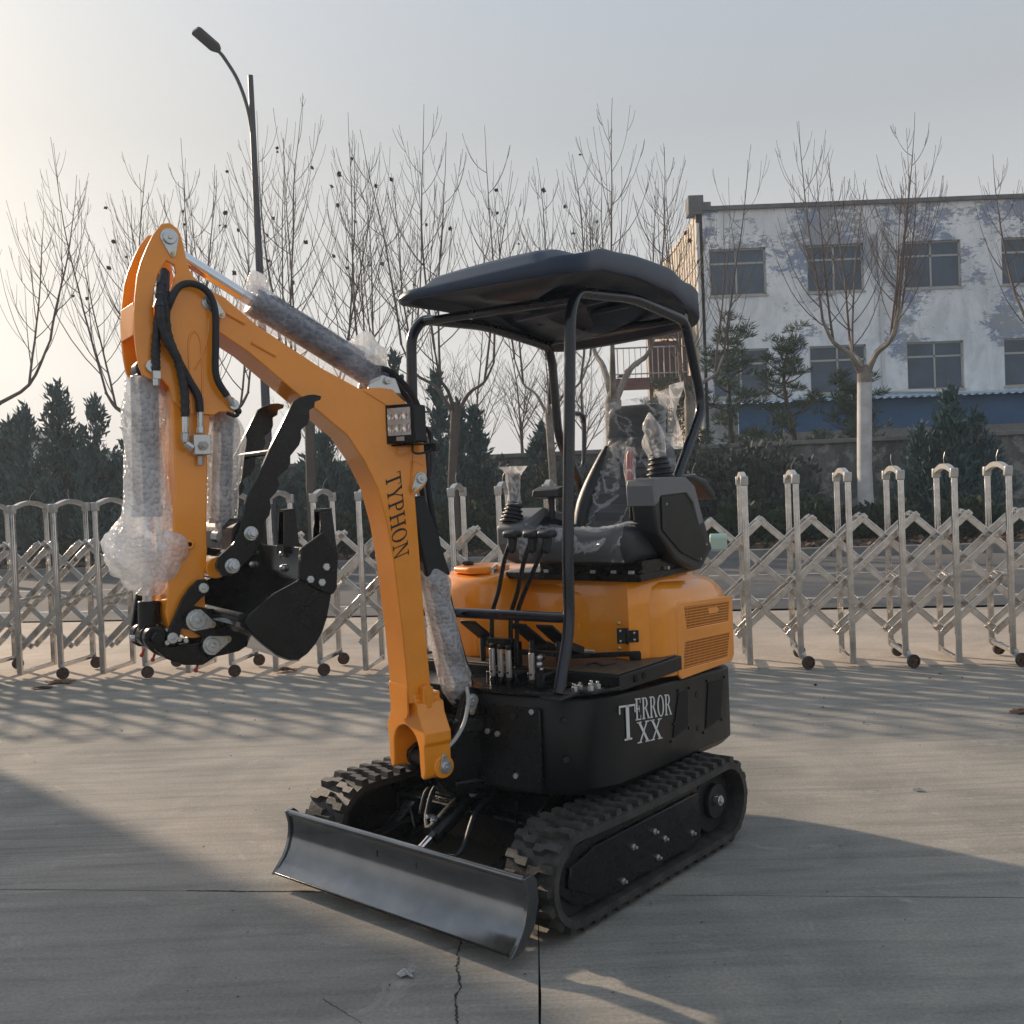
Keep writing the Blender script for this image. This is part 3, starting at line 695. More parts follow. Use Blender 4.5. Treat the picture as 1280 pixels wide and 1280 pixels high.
# left joystick with film bag
jb = H.p(-.33, .465, 1.50); jt = H.p(-.33, .455, 1.60)
boot(jb, jt, .062, .034)
mb = MB(); mb.tube([jt, H.p(-.32,.45,1.65), H.p(-.30,.45,1.70), H.p(-.29,.45,1.74)], [.02,.026,.028,.018], 12); mb.build('joystick_grip', M['dark_plastic'], EX)
lumpy([H.p(-.33,.455,1.59), H.p(-.32,.45,1.65), H.p(-.29,.452,1.71), H.p(-.27,.455,1.765)], [.038,.042,.036,.005], 5, .18, 'joystick_film', M['film2'], EX)
mb = MB(); mb.tube([H.p(-.17,.41,1.33), H.p(-.17,.41,1.52)], .007, 8); lv_ = mb.build('safety_lever', M['matte_black'], EX)
mb = MB(); mb.tube([H.p(-.17,.41,1.50), H.p(-.175,.41,1.53), H.p(-.18,.41,1.60), H.p(-.18,.41,1.615)], [.013,.017,.016,.008], 10); mb.build('lever_grip', M['pink_grip'], lv_)
lumpy([H.p(-.17,.41,1.48), H.p(-.175,.41,1.55), H.p(-.18,.41,1.63)], [.02,.024,.016], 9, .2, 'lever_film', M['film'], EX)
# right console
mb = MB(); mb.prof(H, [(.02,1.335),(.02,1.26),(-.02,1.20),(-.10,1.17),(-.42,1.20),(-.42,1.30),(-.30,1.375),(-.16,1.40),(-.04,1.355)], -.115, .015); mb.build('right_console', M['grey_plastic'], EX, bevel=.014, seg=3)
mb = MB(); mb.prof(H, [(-.05,1.30),(-.15,1.365),(-.28,1.34),(-.38,1.27),(-.20,1.255)], -.0+.017, .021); mb.build('console_inset', M['dark_plastic'], EX, bevel=.002)
jb = H.p(-.03, -.07, 1.345); jt = H.p(-.05, -.065, 1.425)
boot(jb, jt, .052, .032)
mb = MB(); mb.tube([jt, H.p(-.05,-.065,1.48), H.p(-.05,-.065,1.55)], [.018,.022,.024], 12); mb.build('joystick_grip', M['dark_plastic'], EX)
lumpy([H.p(-.05,-.065,1.42), H.p(-.05,-.065,1.47), H.p(-.05,-.065,1.54), H.p(-.05,-.065,1.575)], [.030,.025,.032,.058], 15, .10, 'joystick_film', M['film2'], EX)
mb = MB(); mb.tube([H.p(-.16,.045,1.35), H.p(-.16,.045,1.45)], .014, 10); mb.prof(H, [(-.11,1.445),(-.12,1.475),(-.17,1.488),(-.22,1.475),(-.23,1.445),(-.17,1.435)], -.02, .105); mb.build('throttle_knob', M['dark_plastic'], EX, bevel=.01, seg=3)
# travel levers
for (w0, z0, w1) in ((.072, 1.31, -.012), (.166, 1.32, .078), (.232, 1.32, .107)):
    P = [H.p(.17, w0, 1.30), H.p(.185, w0-.03, 1.22), H.p(.205, w1+.03, 1.08), H.p(.21, w1, 1.01), H.p(.21, w1-.005, .90)]
    mb = MB(); mb.tube(bend_path(P, .04), .009, 10); lv_ = mb.build('travel_lever', M['black'], EX)
    mb = MB(); mb.tube([H.p(.175, w0-.004, 1.235), H.p(.168, w0, 1.30)], [.014,.021], 12); mb.prism([H.p(.14, w0-.034, 1.295), H.p(.20, w0-.034, 1.295), H.p(.20, w0+.034, 1.295), H.p(.14, w0+.034, 1.295)], [H.p(.145, w0-.032, 1.325), H.p(.195, w0-.032, 1.325), H.p(.195, w0+.032, 1.325), H.p(.145, w0+.032, 1.325)])
    mb.build('lever_handle', M['dark_plastic'], lv_, bevel=.012, seg=3)
mb = MB(); mb.box(H, .195, .225, -.03, .09, .885, .91); mb.box(H, .195, .225, -.02, -.004, .80, .90); mb.box(H, .195, .225, .066, .082, .80, .90); mb.box(H, .195,.225,.095,.115,.80,.90); mb.box(H, .19, .21, .09, .30, .85, .87)
mb.build('lever_linkage', M['black'], EX, bevel=.003)
# foot pedals
for w in (-.155, .085, .205):
    P = [H.p(.23, w, .975), H.p(.23, w+.075, .975), H.p(.10, w+.085, .885), H.p(.10, w+.005, .885)]
    Q = [p+Vector((0,0,-.012)) for p in P]; mb = MB(); mb.prism(P, Q)
    mb.prism([H.p(.10,w+.0,.89),H.p(.10,w+.085,.89),H.p(.11,w+.085,.86),H.p(.11,w,.86)],[H.p(.02,w+.0,.86),H.p(.02,w+.085,.86),H.p(.03,w+.085,.83),H.p(.03,w,.83)])
    mb.tube([H.p(.14,w+.04,.90), H.p(.14,w+.04,.80)], .012, 8)
    mb.build('foot_pedal', M['matte_black'], EX, bevel=.003)
# valve linkages (pale sleeves)
for w, z0, z1 in ((.071,.785,.892),(.109,.785,.89),(.146,.785,.889),(.250,.785,.885)):
    mb = MB(); mb.box(H, .325, .34, w-.010, w+.010, z0, z1); lk = mb.build('valve_link', M['cast'], EX, bevel=.004)
    mb = MB(); mb.ball(H.p(.333, w, z0-.01), .014, 10); mb.cyl(H.p(.333, w, .755), H.p(.333, w, z0), .012, 8); mb.cyl(H.p(.332,w,z1), H.p(.332,w,z1+.015), .008, 8); mb.build('link_joint', M['black'], lk, bevel=.001)
    mb = MB(); mb.cyl(H.p(.34,w,z0+.02), H.p(.3425,w,z0+.02), .0045, 8); mb.build('link_hole', M['void'], lk)
mb = MB(); mb.box(H, .24, .32, .03, .17, .755, .80); mb.box(H, .24, .33, .225, .30, .755, .81)
for w in (.275, .29): mb.ball(H.p(.32, w, .84+.03*(w>.28)), .013, 8)
mb.build('pilot_valve', M['black'], EX, bevel=.004)
mb = MB(); mb.ball(H.p(.335,.285,.845), .012, 8); mb.ball(H.p(.335,.288,.87), .011, 8); mb.ball(H.p(.345,.30,.83), .007, 8); mb.build('valve_fitting', M['zinc'], EX)
mb = MB(); mb.tube(smooth_path([H.p(.09,.33,.806), H.p(.07,.36,.812), H.p(.08,.40,.808), H.p(.03,.43,.812)]), .005, 6); mb.build('loose_strap', M['hose'], EX)

# canopy posts
PR = .021
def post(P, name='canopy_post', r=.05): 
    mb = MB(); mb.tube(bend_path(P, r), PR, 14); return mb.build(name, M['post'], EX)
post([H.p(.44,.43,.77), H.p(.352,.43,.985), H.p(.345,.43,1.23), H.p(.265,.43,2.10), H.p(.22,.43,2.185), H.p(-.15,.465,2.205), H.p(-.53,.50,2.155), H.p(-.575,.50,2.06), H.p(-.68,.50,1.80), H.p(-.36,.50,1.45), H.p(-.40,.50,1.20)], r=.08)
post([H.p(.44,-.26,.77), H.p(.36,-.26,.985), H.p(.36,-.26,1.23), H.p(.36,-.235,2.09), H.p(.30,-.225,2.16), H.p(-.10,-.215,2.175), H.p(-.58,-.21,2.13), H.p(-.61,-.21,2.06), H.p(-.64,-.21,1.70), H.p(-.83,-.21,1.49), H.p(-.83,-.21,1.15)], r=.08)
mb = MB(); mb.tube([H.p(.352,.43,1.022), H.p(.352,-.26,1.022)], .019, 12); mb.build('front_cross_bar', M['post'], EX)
0 and post([H.p(-.15,.50,2.19), H.p(-.53,.50,2.155), H.p(-.575,.50,2.06), H.p(-.68,.50,1.80), H.p(-.36,.50,1.45), H.p(-.40,.50,1.20)], r=.07)
0 and post([H.p(-.30,-.21,2.15), H.p(-.58,-.21,2.15), H.p(-.61,-.21,2.06), H.p(-.64,-.21,1.70), H.p(-.83,-.21,1.49), H.p(-.83,-.21,1.15)], r=.07)
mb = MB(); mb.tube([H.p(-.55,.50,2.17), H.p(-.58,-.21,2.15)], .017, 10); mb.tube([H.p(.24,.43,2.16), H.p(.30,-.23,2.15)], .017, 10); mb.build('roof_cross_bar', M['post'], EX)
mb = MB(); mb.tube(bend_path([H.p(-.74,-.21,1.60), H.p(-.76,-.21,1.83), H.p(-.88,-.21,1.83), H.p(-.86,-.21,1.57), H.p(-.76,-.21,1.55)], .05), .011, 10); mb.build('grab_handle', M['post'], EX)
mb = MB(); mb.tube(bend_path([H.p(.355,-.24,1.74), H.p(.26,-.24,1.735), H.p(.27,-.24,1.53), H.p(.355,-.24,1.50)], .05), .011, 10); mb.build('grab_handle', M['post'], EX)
mb = MB(); mb.box(H, -.66, -.63, -.25, -.22, 1.87, 1.97); mb.build('post_bracket', M['black'], EX, bevel=.002)
mb = MB(); mb.box(H, .36, .50, .39, .47, .757, .768); mb.box(H, .28, .36, .41, .52, .757, .768); ft = mb.build('post_foot_plate', M['matte_black'], EX, bevel=.003)
mb = MB()
for a, w in ((.34,.455),(.34,.50),(.30,.48),(.375,.455),(.30,.505)): mb.cyl(H.p(a,w,.768), H.p(a,w,.785), .012, 6); mb.cyl(H.p(a,w,.785), H.p(a,w,.795), .006, 8)
mb.build('foot_bolt', M['zinc'], ft, bevel=.001)

# canopy roof
W0, W1, A0, A1 = -.215, .545, -.725, .53
def lin(x, X, Y):
    if x <= X[0]: return Y[0]
    for i in range(1, len(X)):
        if x <= X[i]: t = (x-X[i-1])/(X[i]-X[i-1]); t = t*t*(3-2*t); return Y[i-1]+(Y[i]-Y[i-1])*t
    return Y[-1]
def rimz(a, w):     # bottom of the rim
    L = lin(a, [-.73,-.54,-.30,0,.28,.53], [2.165,2.212,2.25,2.254,2.238,2.198])
    Rr = lin(a, [-.73,-.50,-.33,-.2,.1,.53], [2.115,2.14,2.165,2.19,2.20,2.185])
    t = (w-W0)/(W1-W0); return Rr+(L-Rr)*t-.015*sin(pi*t)*(1 if a < -.5 else 0)
def skirt(a, w):
    t = (w-W0)/(W1-W0); f = lin(a, [-.73,-.45,.2,.53], [.125,.10,.078,.065]); return f*(.5+.5*t)
def topz(u, v):     # u front->rear 0..1, v right->left 0..1
    a = A1+(A0-A1)*u; w = W0+(W1-W0)*v
    z = rimz(a, w)+skirt(a, w)
    ed = min(u/.07, (1-u)/.09, v/.08, (1-v)/.07, 1); ed = max(ed, 0); ed = ed*ed*(3-2*ed)
    dome = .014*sin(pi*min(max(v, 0), 1))
    pod = .036*min(max((min(v-.15, .80-v)/.028), 0), 1)*min(max((.93-u)/.04, 0), 1)*min(max((u-.02)/.035, 0), 1)
    hump = .03*math.exp(-((v-.72)/.09)**2)*min(max((u-.25)/.2, 0), 1)*0
    return z+dome*ed+pod
def corner(u, v):   # pull the corners round
    a = A1+(A0-A1)*u; w = W0+(W1-W0)*v
    cu = (u-.5)*2; cv = (v-.5)*2; r = .17
    du = max(abs(cu)-(1-r), 0)/r; dv = max(abs(cv)-(1-r*1.6), 0)/(r*1.6); q = min(du, dv)
    if du > 0 and dv > 0:
        L = sqrt(du*du+dv*dv); mxx = max(du, dv); k_ = mxx/L
        du2, dv2 = du*k_, dv*k_
        cu = (1 if cu > 0 else -1)*((1-r)+du2*r); cv = (1 if cv > 0 else -1)*((1-r*1.6)+dv2*r*1.6)
    return A1+(A0-A1)*(cu/2+.5), W0+(W1-W0)*(cv/2+.5)
nu, nv_ = 44, 36
top, und = [], []
for i in range(nu+1):
    u = i/nu; r1, r2 = [], []
    for j in range(nv_+1):
        v = j/nv_; a, w = corner(u, v); edge = min(u, 1-u, v, 1-v)
        z = topz(u, v); ins = 0.0
        r1.append(K.p(a, w, z))
    top.append(r1)
mb = MB(); mb.grid(top)
border = [(0, j) for j in range(nv_+1)] + [(i, nv_) for i in range(1, nu+1)] + [(nu, j) for j in range(nv_-1, -1, -1)] + [(i, 0) for i in range(nu-1, 0, -1)]
def ringpts(off, dz):
    L = []
    for (i, j) in border:
        a, w = corner(i/nu, j/nv_); ca, cw = (A0+A1)/2, (W0+W1)/2
        a2 = ca+(a-ca)*(1+off); w2 = cw+(w-cw)*(1+off*1.5); L.append(K.p(a2, w2, dz(a, w)))
    return L
rings = [ringpts(0, lambda a, w: rimz(a, w)+skirt(a, w)), ringpts(.014, lambda a, w: rimz(a, w)+skirt(a, w)-.012), ringpts(.018, lambda a, w: rimz(a, w)+.012), ringpts(.010, lambda a, w: rimz(a, w)), ringpts(-.03, lambda a, w: rimz(a, w)+.004), ringpts(-.06, lambda a, w: rimz(a, w)+.03), ringpts(-.35, lambda a, w: rimz(a, w)+.028), ringpts(-.40, lambda a, w: rimz(a, w)+.012), ringpts(-.85, lambda a, w: rimz(a, w)+.012)]
b = len(mb.v); nb = len(border)
for L in rings: mb.v += L
for i in range(len(rings)-1):
    for j in range(nb): j2 = (j+1) % nb; mb.f.append((b+i*nb+j, b+i*nb+j2, b+(i+1)*nb+j2, b+(i+1)*nb+j))
mb.f.append(tuple(b+(len(rings)-1)*nb+j for j in range(nb)))
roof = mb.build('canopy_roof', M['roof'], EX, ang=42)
mb = MB()
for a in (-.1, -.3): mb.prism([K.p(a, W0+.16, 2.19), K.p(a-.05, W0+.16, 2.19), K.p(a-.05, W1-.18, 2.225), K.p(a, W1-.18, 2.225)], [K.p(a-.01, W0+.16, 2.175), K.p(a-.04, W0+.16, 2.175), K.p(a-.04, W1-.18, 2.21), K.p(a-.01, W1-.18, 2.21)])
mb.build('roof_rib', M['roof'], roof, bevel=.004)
# ---------------------------------------------------------------- boom, arm, thumb, bucket
B_ = Bm
bo = [(0.742,2.125),(0.709,2.156),(0.664,2.137),(0.557,2.051),(0.45,1.986),(0.34,1.92),(0.201,1.852),(0.125,1.858),(0.074,1.852),(0.022,1.805),(-0.015,1.745),(-0.037,1.688),(-0.048,1.62),(-0.050,1.56),(-0.042,1.51),(0.003,1.475),(-0.006,1.244),(-0.013,1.051),(-0.025,0.838),(-0.030,0.735),
      (0.062,0.735),(0.077,0.995),(0.1,1.252),(0.119,1.38),(0.15,1.508),(0.198,1.606),(0.257,1.692),(0.353,1.769),(0.422,1.824),(0.50,1.888),(0.593,1.964),(0.695,2.028),(0.74,2.068)]
mb = MB(); mb.prof(B_, bo, -.07, .07)
boom = mb.build('boom', M['yellow'], EX, bevel=.0035, ang=40)
# welded side plate seam near the elbow and raised edges
mb = MB(); mb.prof(B_, [(.19,1.845),(.075,1.848),(.026,1.80),(-.034,1.686),(-.046,1.56),(-.040,1.515),(.002,1.478),(.022,1.478),(.022,1.53),(.005,1.62),(.012,1.70),(.05,1.77),(.11,1.80)], .07, .074)
mb.build('boom_side_plate', M['yellow'], boom, bevel=.0015)
for q0, q1 in (((.58,1.995),(.50,1.955)), ((.66,2.085),(.60,2.055))):
    mb = MB(); mb.tube([B_.p(q0[0], .0705, q0[1]), B_.p(q1[0], .0705, q1[1])], .007, 8); mb.build('boom_slot', M['yellow'], boom)
mb = MB(); mb.tube([B_.p(.07,.0705,1.79), B_.p(.05,.0705,1.775)], .006, 8); mb.build('hose_slot', M['void'], boom)
# foot yoke
arch = [(-.075,.765),(-.075,.742),(-.10,.735),(-.105,.70),(-.125,.665),(-.145,.635),(-.145,.60),(-.137,.59),(-.137,.505),(-.13,.48),(-.115,.468),(-.10,.48),(-.096,.52),(-.096,.56)]
arch += [(-.096*cos(R(t)), .56+.085*sin(R(t))) for t in range(15, 180, 15)]
arch += [(.096,.56),(.096,.52),(.10,.48),(.115,.468),(.13,.48),(.137,.505),(.137,.59),(.145,.60),(.145,.635),(.125,.665),(.105,.70),(.10,.735),(.075,.742),(.075,.765)]
mb = MB(); mb.profw(B_, arch, -.062, .045)
yk = mb.build('boom_foot', M['yellow'], boom, bevel=.005, seg=3)
for s_ in (-1, 1):
    mb = MB(); mb.cyl(B_.p(-.03, s_*.100, .507), B_.p(-.03, s_*.1405, .507), .041, 26); mb.build('foot_boss', M['yellow'], boom, bevel=.004)
mb = MB(); mb.profw(B_, [(-.078,.80),(-.072,.685),(.05,.68),(.062,.70),(.062,.80)], .058, .066); mb.build('weld_plate', M['yellow'], boom, bevel=.003)
mb = MB(); mb.prof(B_, [(.02,.79),(.0,.80),(-.02,.79),(-.028,.70),(.0,.665),(.025,.68)], .072, .10); mb.prof(B_, [(.008,.765),(-.008,.765),(-.012,.72),(.008,.715)], .10, .104); mb.build('lifting_eye', M['yellow'], boom, bevel=.006)
def pin(c, s_, parent, r=.017, plate=True, tail=None, w=.09, name='pivot_pin'):
    """pin head with a retainer plate on the outer face"""
    a, z = c; mb = MB(); mb.cyl(B_.p(a, w, z), B_.p(a, w+.013*s_, z), r, 20); mb.cyl(B_.p(a, w+.013*s_, z), B_.p(a, w+.017*s_, z), r*.35, 12)
    pn = mb.build(name, M['zinc'], parent, bevel=.002)
    if plate:
        ta, tz = tail; mb = MB(); d = Vector((ta-a, tz-z)); L = d.length; d.normalize(); n = Vector((-d.y, d.x)); o = []
        a0 = atan2(d.y, d.x)
        for i in range(11): t = a0+pi/2+pi*i/10; o.append((a+r*1.35*cos(t), z+r*1.35*sin(t)))
        for i in range(7): t = a0-pi/2+pi*i/6; o.append((ta+.011*cos(t), tz+.011*sin(t)))
        mb.prof(B_, o, w, w+.005*s_); mb.build('pin_retainer', M['zinc'], pn, bevel=.001)
        mb = MB(); mb.cyl(B_.p(ta, w, tz), B_.p(ta, w+.012*s_, tz), .006, 6); mb.build('retainer_bolt', M['brass'], pn)
    return pn
pin((-.034,.507), 1, boom, .018, True, (-.030,.545), .142)
pin((-.034,.507), -1, boom, .018, False, None, -.142)
mb = MB(); mb.cyl(B_.p(-.03,-.098,.507), B_.p(-.03,.098,.507), .026, 18); mb.build('foot_pin_tube', M['matte_black'], boom)
mb = MB(); mb.cyl(B_.p(-.02,.03,.54), B_.p(-.02,.09,.545), .009, 10); mb.build('grease_tube', M['zinc'], boom)
# boom cylinder ear and pin under the elbow
mb = MB(); mb.prof(B_, [(.01,1.60),(-.035,1.58),(-.045,1.53),(-.02,1.495),(.02,1.50)], .07, .082); mb.build('cylinder_ear', M['yellow'], boom, bevel=.004)
pin((-.015,1.535), 1, boom, .018, True, (.012,1.50), .082)
# arm cylinder base bracket on the boom
mb = MB(); mb.prof(B_, [(.16,1.845),(.15,1.885),(.10,1.905),(.05,1.895),(.03,1.84)], .035, .05); mb.build('cylinder_bracket', M['zinc'], boom, bevel=.003)
mb = MB(); mb.prof(B_, [(.16,1.845),(.15,1.885),(.10,1.905),(.05,1.895),(.03,1.84)], -.05, -.035)
mb.build('cylinder_bracket', M['zinc'], boom, bevel=.003)
pin((.085,1.885), 1, boom, .013, False, None, .05)
# lettering on the boom side
P0 = Vector((.118, 1.548)); du = Vector((.098-.118, 1.262-1.548)); Lt = du.length; du.normalize(); dv = Vector((-.068, .022)).normalized()
mb = MB(); x = 0.0
for ch in 'TYPHON':
    x = letter(mb, ch, lambda u, v, d: B_.p(P0.x+du.x*u+dv.x*v, .0702+d, P0.y+du.y*u+dv.y*v), x, .057, .062, .0018)
mb.build('boom_lettering', M['ink'], boom, smooth=False, fix=False)

# swing post
mb = MB()
mb.prof(B_, [(-.02,.465),(.0,.49),(.0,.53),(-.03,.55),(-.09,.57),(-.13,.66),(-.155,.735),(-.187,.755),(-.22,.735),(-.24,.68),(-.26,.52),(-.28,.40),(-.22,.36),(-.10,.38),(-.05,.42)], -.088, -.062)
mb.prof(B_, [(-.02,.465),(.0,.49),(.0,.53),(-.03,.55),(-.09,.57),(-.13,.66),(-.155,.735),(-.187,.755),(-.22,.735),(-.24,.68),(-.26,.52),(-.28,.40),(-.22,.36),(-.10,.38),(-.05,.42)], .062, .088)
mb.prof(B_, [(-.04,.46),(-.02,.50),(-.02,.52),(-.10,.55),(-.22,.55),(-.26,.40),(-.12,.39)], -.07, .07)
mb.cyl(B_.p(-.27,0,.33), B_.p(-.27,0,.70), .06, 24)
sp_ = mb.build('swing_post', M['black'], EX, bevel=.005)
pin((-.187,.712), 1, sp_, .020, True, (-.185,.672), .088)
for z in (.375,.60):
    mb = MB(); mb.profz(H, [(.28,-.20),(.28,.12),(.43,.08),(.52,.02),(.52,-.06),(.45,-.14)], z, z+.05); mb.build('swing_bracket', M['black'], EX, bevel=.006)
# pale hose from the boom cylinder down to the foot
mb = MB(); mb.tube(smooth_path([B_.p(-.16,.10,.77), B_.p(-.155,.115,.72), B_.p(-.13,.125,.65), B_.p(-.09,.13,.60), B_.p(-.05,.13,.57)]), .0075, 8); mb.build('grease_hose', mat('pale_hose', (.45,.45,.44), .5), EX)

def cylinder(p_base, p_rod, fb, rb, rr, m, name, eye=.03, w=.03):
    p0, p1 = Vector(p_base), Vector(p_rod); d = p1-p0; mb = MB()
    mb.tube([p0+d.normalized()*.02, p0+d*(fb-.03)], rb, 20); mb.tube([p0+d*(fb-.05), p0+d*fb], rb*1.13, 20); mb.cyl(p0-B_.l*w, p0+B_.l*w, eye, 18)
    c = mb.build(name, m, EX, bevel=.003)
    mb = MB(); mb.tube([p0+d*fb, p1], rr, 16); mb.cyl(p1-B_.l*w, p1+B_.l*w, eye*.9, 18); mb.build('cylinder_rod', M['chrome'], c)
    return c
# boom cylinder
p0, p1 = B_.p(-.187,0,.71), B_.p(-.012,0,1.53)
cylinder(p0, p1, .72, .043, .022, M['cyl_sky_tint'], 'boom_cylinder', .036)
d = p1-p0
mb = MB(); mb.prism([p0+d*.57+B_.l*.05+B_.f*.045, p0+d*.57-B_.l*.05+B_.f*.045, p0+d*.57-B_.l*.05-B_.f*.058, p0+d*.57+B_.l*.05-B_.f*.058], [p0+d*.93+B_.l*.05+B_.f*.03, p0+d*.93-B_.l*.05+B_.f*.03, p0+d*.93-B_.l*.05-B_.f*.026, p0+d*.93+B_.l*.05-B_.f*.026])
mb.build('cylinder_guard', M['matte_black'], EX, bevel=.008)
lumpy([p0+d*.61, p0+d*.55, p0+d*.47, p0+d*.35, p0+d*.2, p0+d*.11, p0+d*.05, p0+d*.0-B_.u*.03], [.05,.066,.058,.054,.057,.056,.066,.055,.02], 21, .10, 'bubble_wrap', M['bubble'], EX)
# arm cylinder on top of the boom
p0, p1 = B_.p(.085,0,1.885), B_.p(.833,0,2.303); d = p1-p0
cylinder(p0, p1, .62, .043, .021, M['cyl_sky_tint'], 'arm_cylinder', .03)
mb = MB(); off = Vector((0,0,.062)); mb.tube([p0+d*.08+off, p0+d*.30+off, p0+d*.52+off], .008, 8); mb.tube([p0+d*.52+off, p0+d*.53+off*.5], .01, 8); mb.build('steel_pipe', M['matte_black'], EX)
lumpy([p0+d*.66, p0+d*.62, p0+d*.50, p0+d*.38, p0+d*.27, p0+d*.16, p0+d*.08, p0+d*.0], [.035,.058,.060,.056,.060,.062,.074,.070,.03], 33, .10, 'bubble_wrap', M['bubble_clear'], EX)
lumpy([p0+d*.63+B_.u*.05, p0+d*.59+B_.u*.07, p0+d*.55+B_.u*.06], [.015,.04,.035,.01], 37, .35, 'bubble_wrap', M['bubble'], EX, nk=18)
lumpy([p0+d*.18+B_.u*.03, p0+d*.10+B_.u*.075, p0+d*.04+B_.u*.07, p0+d*-.01+B_.u*.02], [.02,.05,.05,.02], 41, .35, 'bubble_wrap', M['bubble'], EX, nk=20)
# hoses from the bracket past the lamp to the house
for k_, w in enumerate((.03,-.02)):
    mb = MB(); mb.tube(smooth_path([B_.p(.13,w,1.93), B_.p(.07,w,1.925), B_.p(.01,w,1.88), B_.p(-.045,w,1.80), B_.p(-.075,w-.01,1.66), B_.p(-.09,w-.03,1.50), B_.p(-.14,w-.05,1.25), B_.p(-.20,w-.05,.95), B_.p(-.26,w-.04,.70)]), .011, 8); mb.build('hydraulic_hose', M['hose'], EX)
for w, m_ in ((-.09,'zinc'),(-.105,'hose')):
    mb = MB(); mb.tube(smooth_path([B_.p(-.07,w,1.56), B_.p(-.10,w,1.50), B_.p(-.105,w,1.42), B_.p(-.09,w,1.36)]), .006, 8); mb.build('thin_hose', M[m_], EX)

# work lamp
lf = Fr(B_.p(.050,.10,1.728), 214.0+30)
lampo = thing  # (kept as parts of the machine)
mb = MB(); mb.holed(lf, [(-.0,0)]*0 or [(.03,-.066),(.03,.066),(-.05,.066),(-.05,-.066)], [], -.06, .06)
lb = mb.build('work_lamp', M['matte_black'], EX, bevel=.006, seg=3)
mb = MB(); mb.profw(lf, [(-.062,-.068),(-.062,.068),(.062,.068),(.062,-.068)], .030, .034)
lz = mb.build('lamp_bezel', M['black'], lb, bevel=.003)
mb = MB(); mb.profw(lf, [(-.047,-.040),(-.047,.056),(.047,.056),(.047,-.040)], .0342, .0355); mb.build('lamp_face', M['zinc'], lb, bevel=.0)
for i in range(3):
    for j in range(2):
        c = lf.p(.036, -.030+.030*i, -.015+.044*j); mb = MB()
        L0_ = [(.0155*cos(R(a)), .0155*sin(R(a))) for a in range(0, 360, 24)]
        r0_ = [c+lf.l*x+lf.u*y+lf.f*.0015 for x, y in L0_]; r1_ = [c+lf.l*x*.35+lf.u*y*.35-lf.f*.0005 for x, y in L0_]
        b = len(mb.v); mb.v += r0_+r1_; n = len(r0_)
        for q in range(n): q2 = (q+1) % n; mb.f.append((b+q, b+q2, b+n+q2, b+n+q))
        mb.f.append(tuple(b+n+q for q in range(n))); mb.build('lamp_reflector', M['lamp_lens'], lb, fix=False)
mb = MB(); mb.box(lf, .0345, .038, -.012, .02, -.060, -.045); mb.build('lamp_clip', M['cast'], lb, bevel=.001)
mb = MB(); mb.box(lf, -.05, .02, -.064, .064, -.076, -.070); mb.box(lf, .0, .02, -.115, -.06, -.085, -.045); mb.box(lf, -.07, -.04, .05, .10, -.10, -.07)
mb.build('lamp_bracket', M['black'], lb, bevel=.003)
mb = MB(); mb.cyl(lf.p(.02,-.095,-.066), lf.p(.03,-.095,-.066), .008, 6); mb.build('bracket_bolt', M['zinc'], lb)
mb = MB(); mb.tube(smooth_path([lf.p(.0,.03,-.07), lf.p(.005,.035,-.10), lf.p(-.01,.06,-.105), lf.p(-.05,.09,-.09)]), .004, 6); mb.build('lamp_cable', M['hose'], lb)

# arm (stick)
so_ = [(0.854,2.344),(0.88,2.31),(0.901,2.269),(0.920,2.225),(0.934,2.18),(0.944,2.115),(0.950,2.06),(0.951,2.0),(0.948,1.95),(0.942,1.905),(0.932,1.877),(0.909,1.866),(0.878,1.868),(0.855,1.845),(0.846,1.80),(0.80,1.765),(0.72,1.757),(0.700,1.768),(0.656,1.762),(0.639,1.787),(0.651,1.813),(0.687,1.828),(0.703,1.85),(0.711,1.90),(0.712,1.98),(0.710,2.035),(0.700,2.10),(0.700,2.135),(0.712,2.155),(0.727,2.16),(0.763,2.19),(0.775,2.21),(0.782,2.24),(0.791,2.292),(0.798,2.32),(0.806,2.335),(0.83,2.35)]
hole = [(.822,2.222),(.845,2.232),(.872,2.19),(.886,2.14),(.892,2.08),(.888,2.02),(.882,1.97),(.874,1.965),(.868,2.03),(.858,2.09),(.838,2.14),(.816,2.195)]
mb = MB(); mb.holed(B_, so_, [hole], .073, .087)
mb.holed(B_, so_, [hole], -.087, -.073)
armo = mb.build('arm', M['yellow'], EX, bevel=.003, ang=40)
low = [(.846,1.84),(.846,1.55),(.868,1.31),(.896,1.15),(.888,1.10),(.86,1.075),(.80,1.070),(.772,1.095),(.772,1.24),(.757,1.33),(.757,1.39),(.741,1.655),(.723,1.80),(.70,1.95),(.74,1.97),(.80,1.90)]
mb = MB(); mb.prof(B_, low, -.066, .074)
mb.build('arm_box', M['yellow'], armo, bevel=.004)
mb = MB(); mb.prof(B_, [(.70,1.95),(.712,2.03),(.705,2.10),(.72,2.10),(.745,1.98)], -.073, .073)
mb.prism([B_.p(.948,-.073,2.10),B_.p(.952,-.073,2.0),B_.p(.940,-.073,2.0),B_.p(.936,-.073,2.10)],[B_.p(.948,.073,2.10),B_.p(.952,.073,2.0),B_.p(.940,.073,2.0),B_.p(.936,.073,2.10)])
mb.build('arm_web', M['yellow'], armo, bevel=.002)
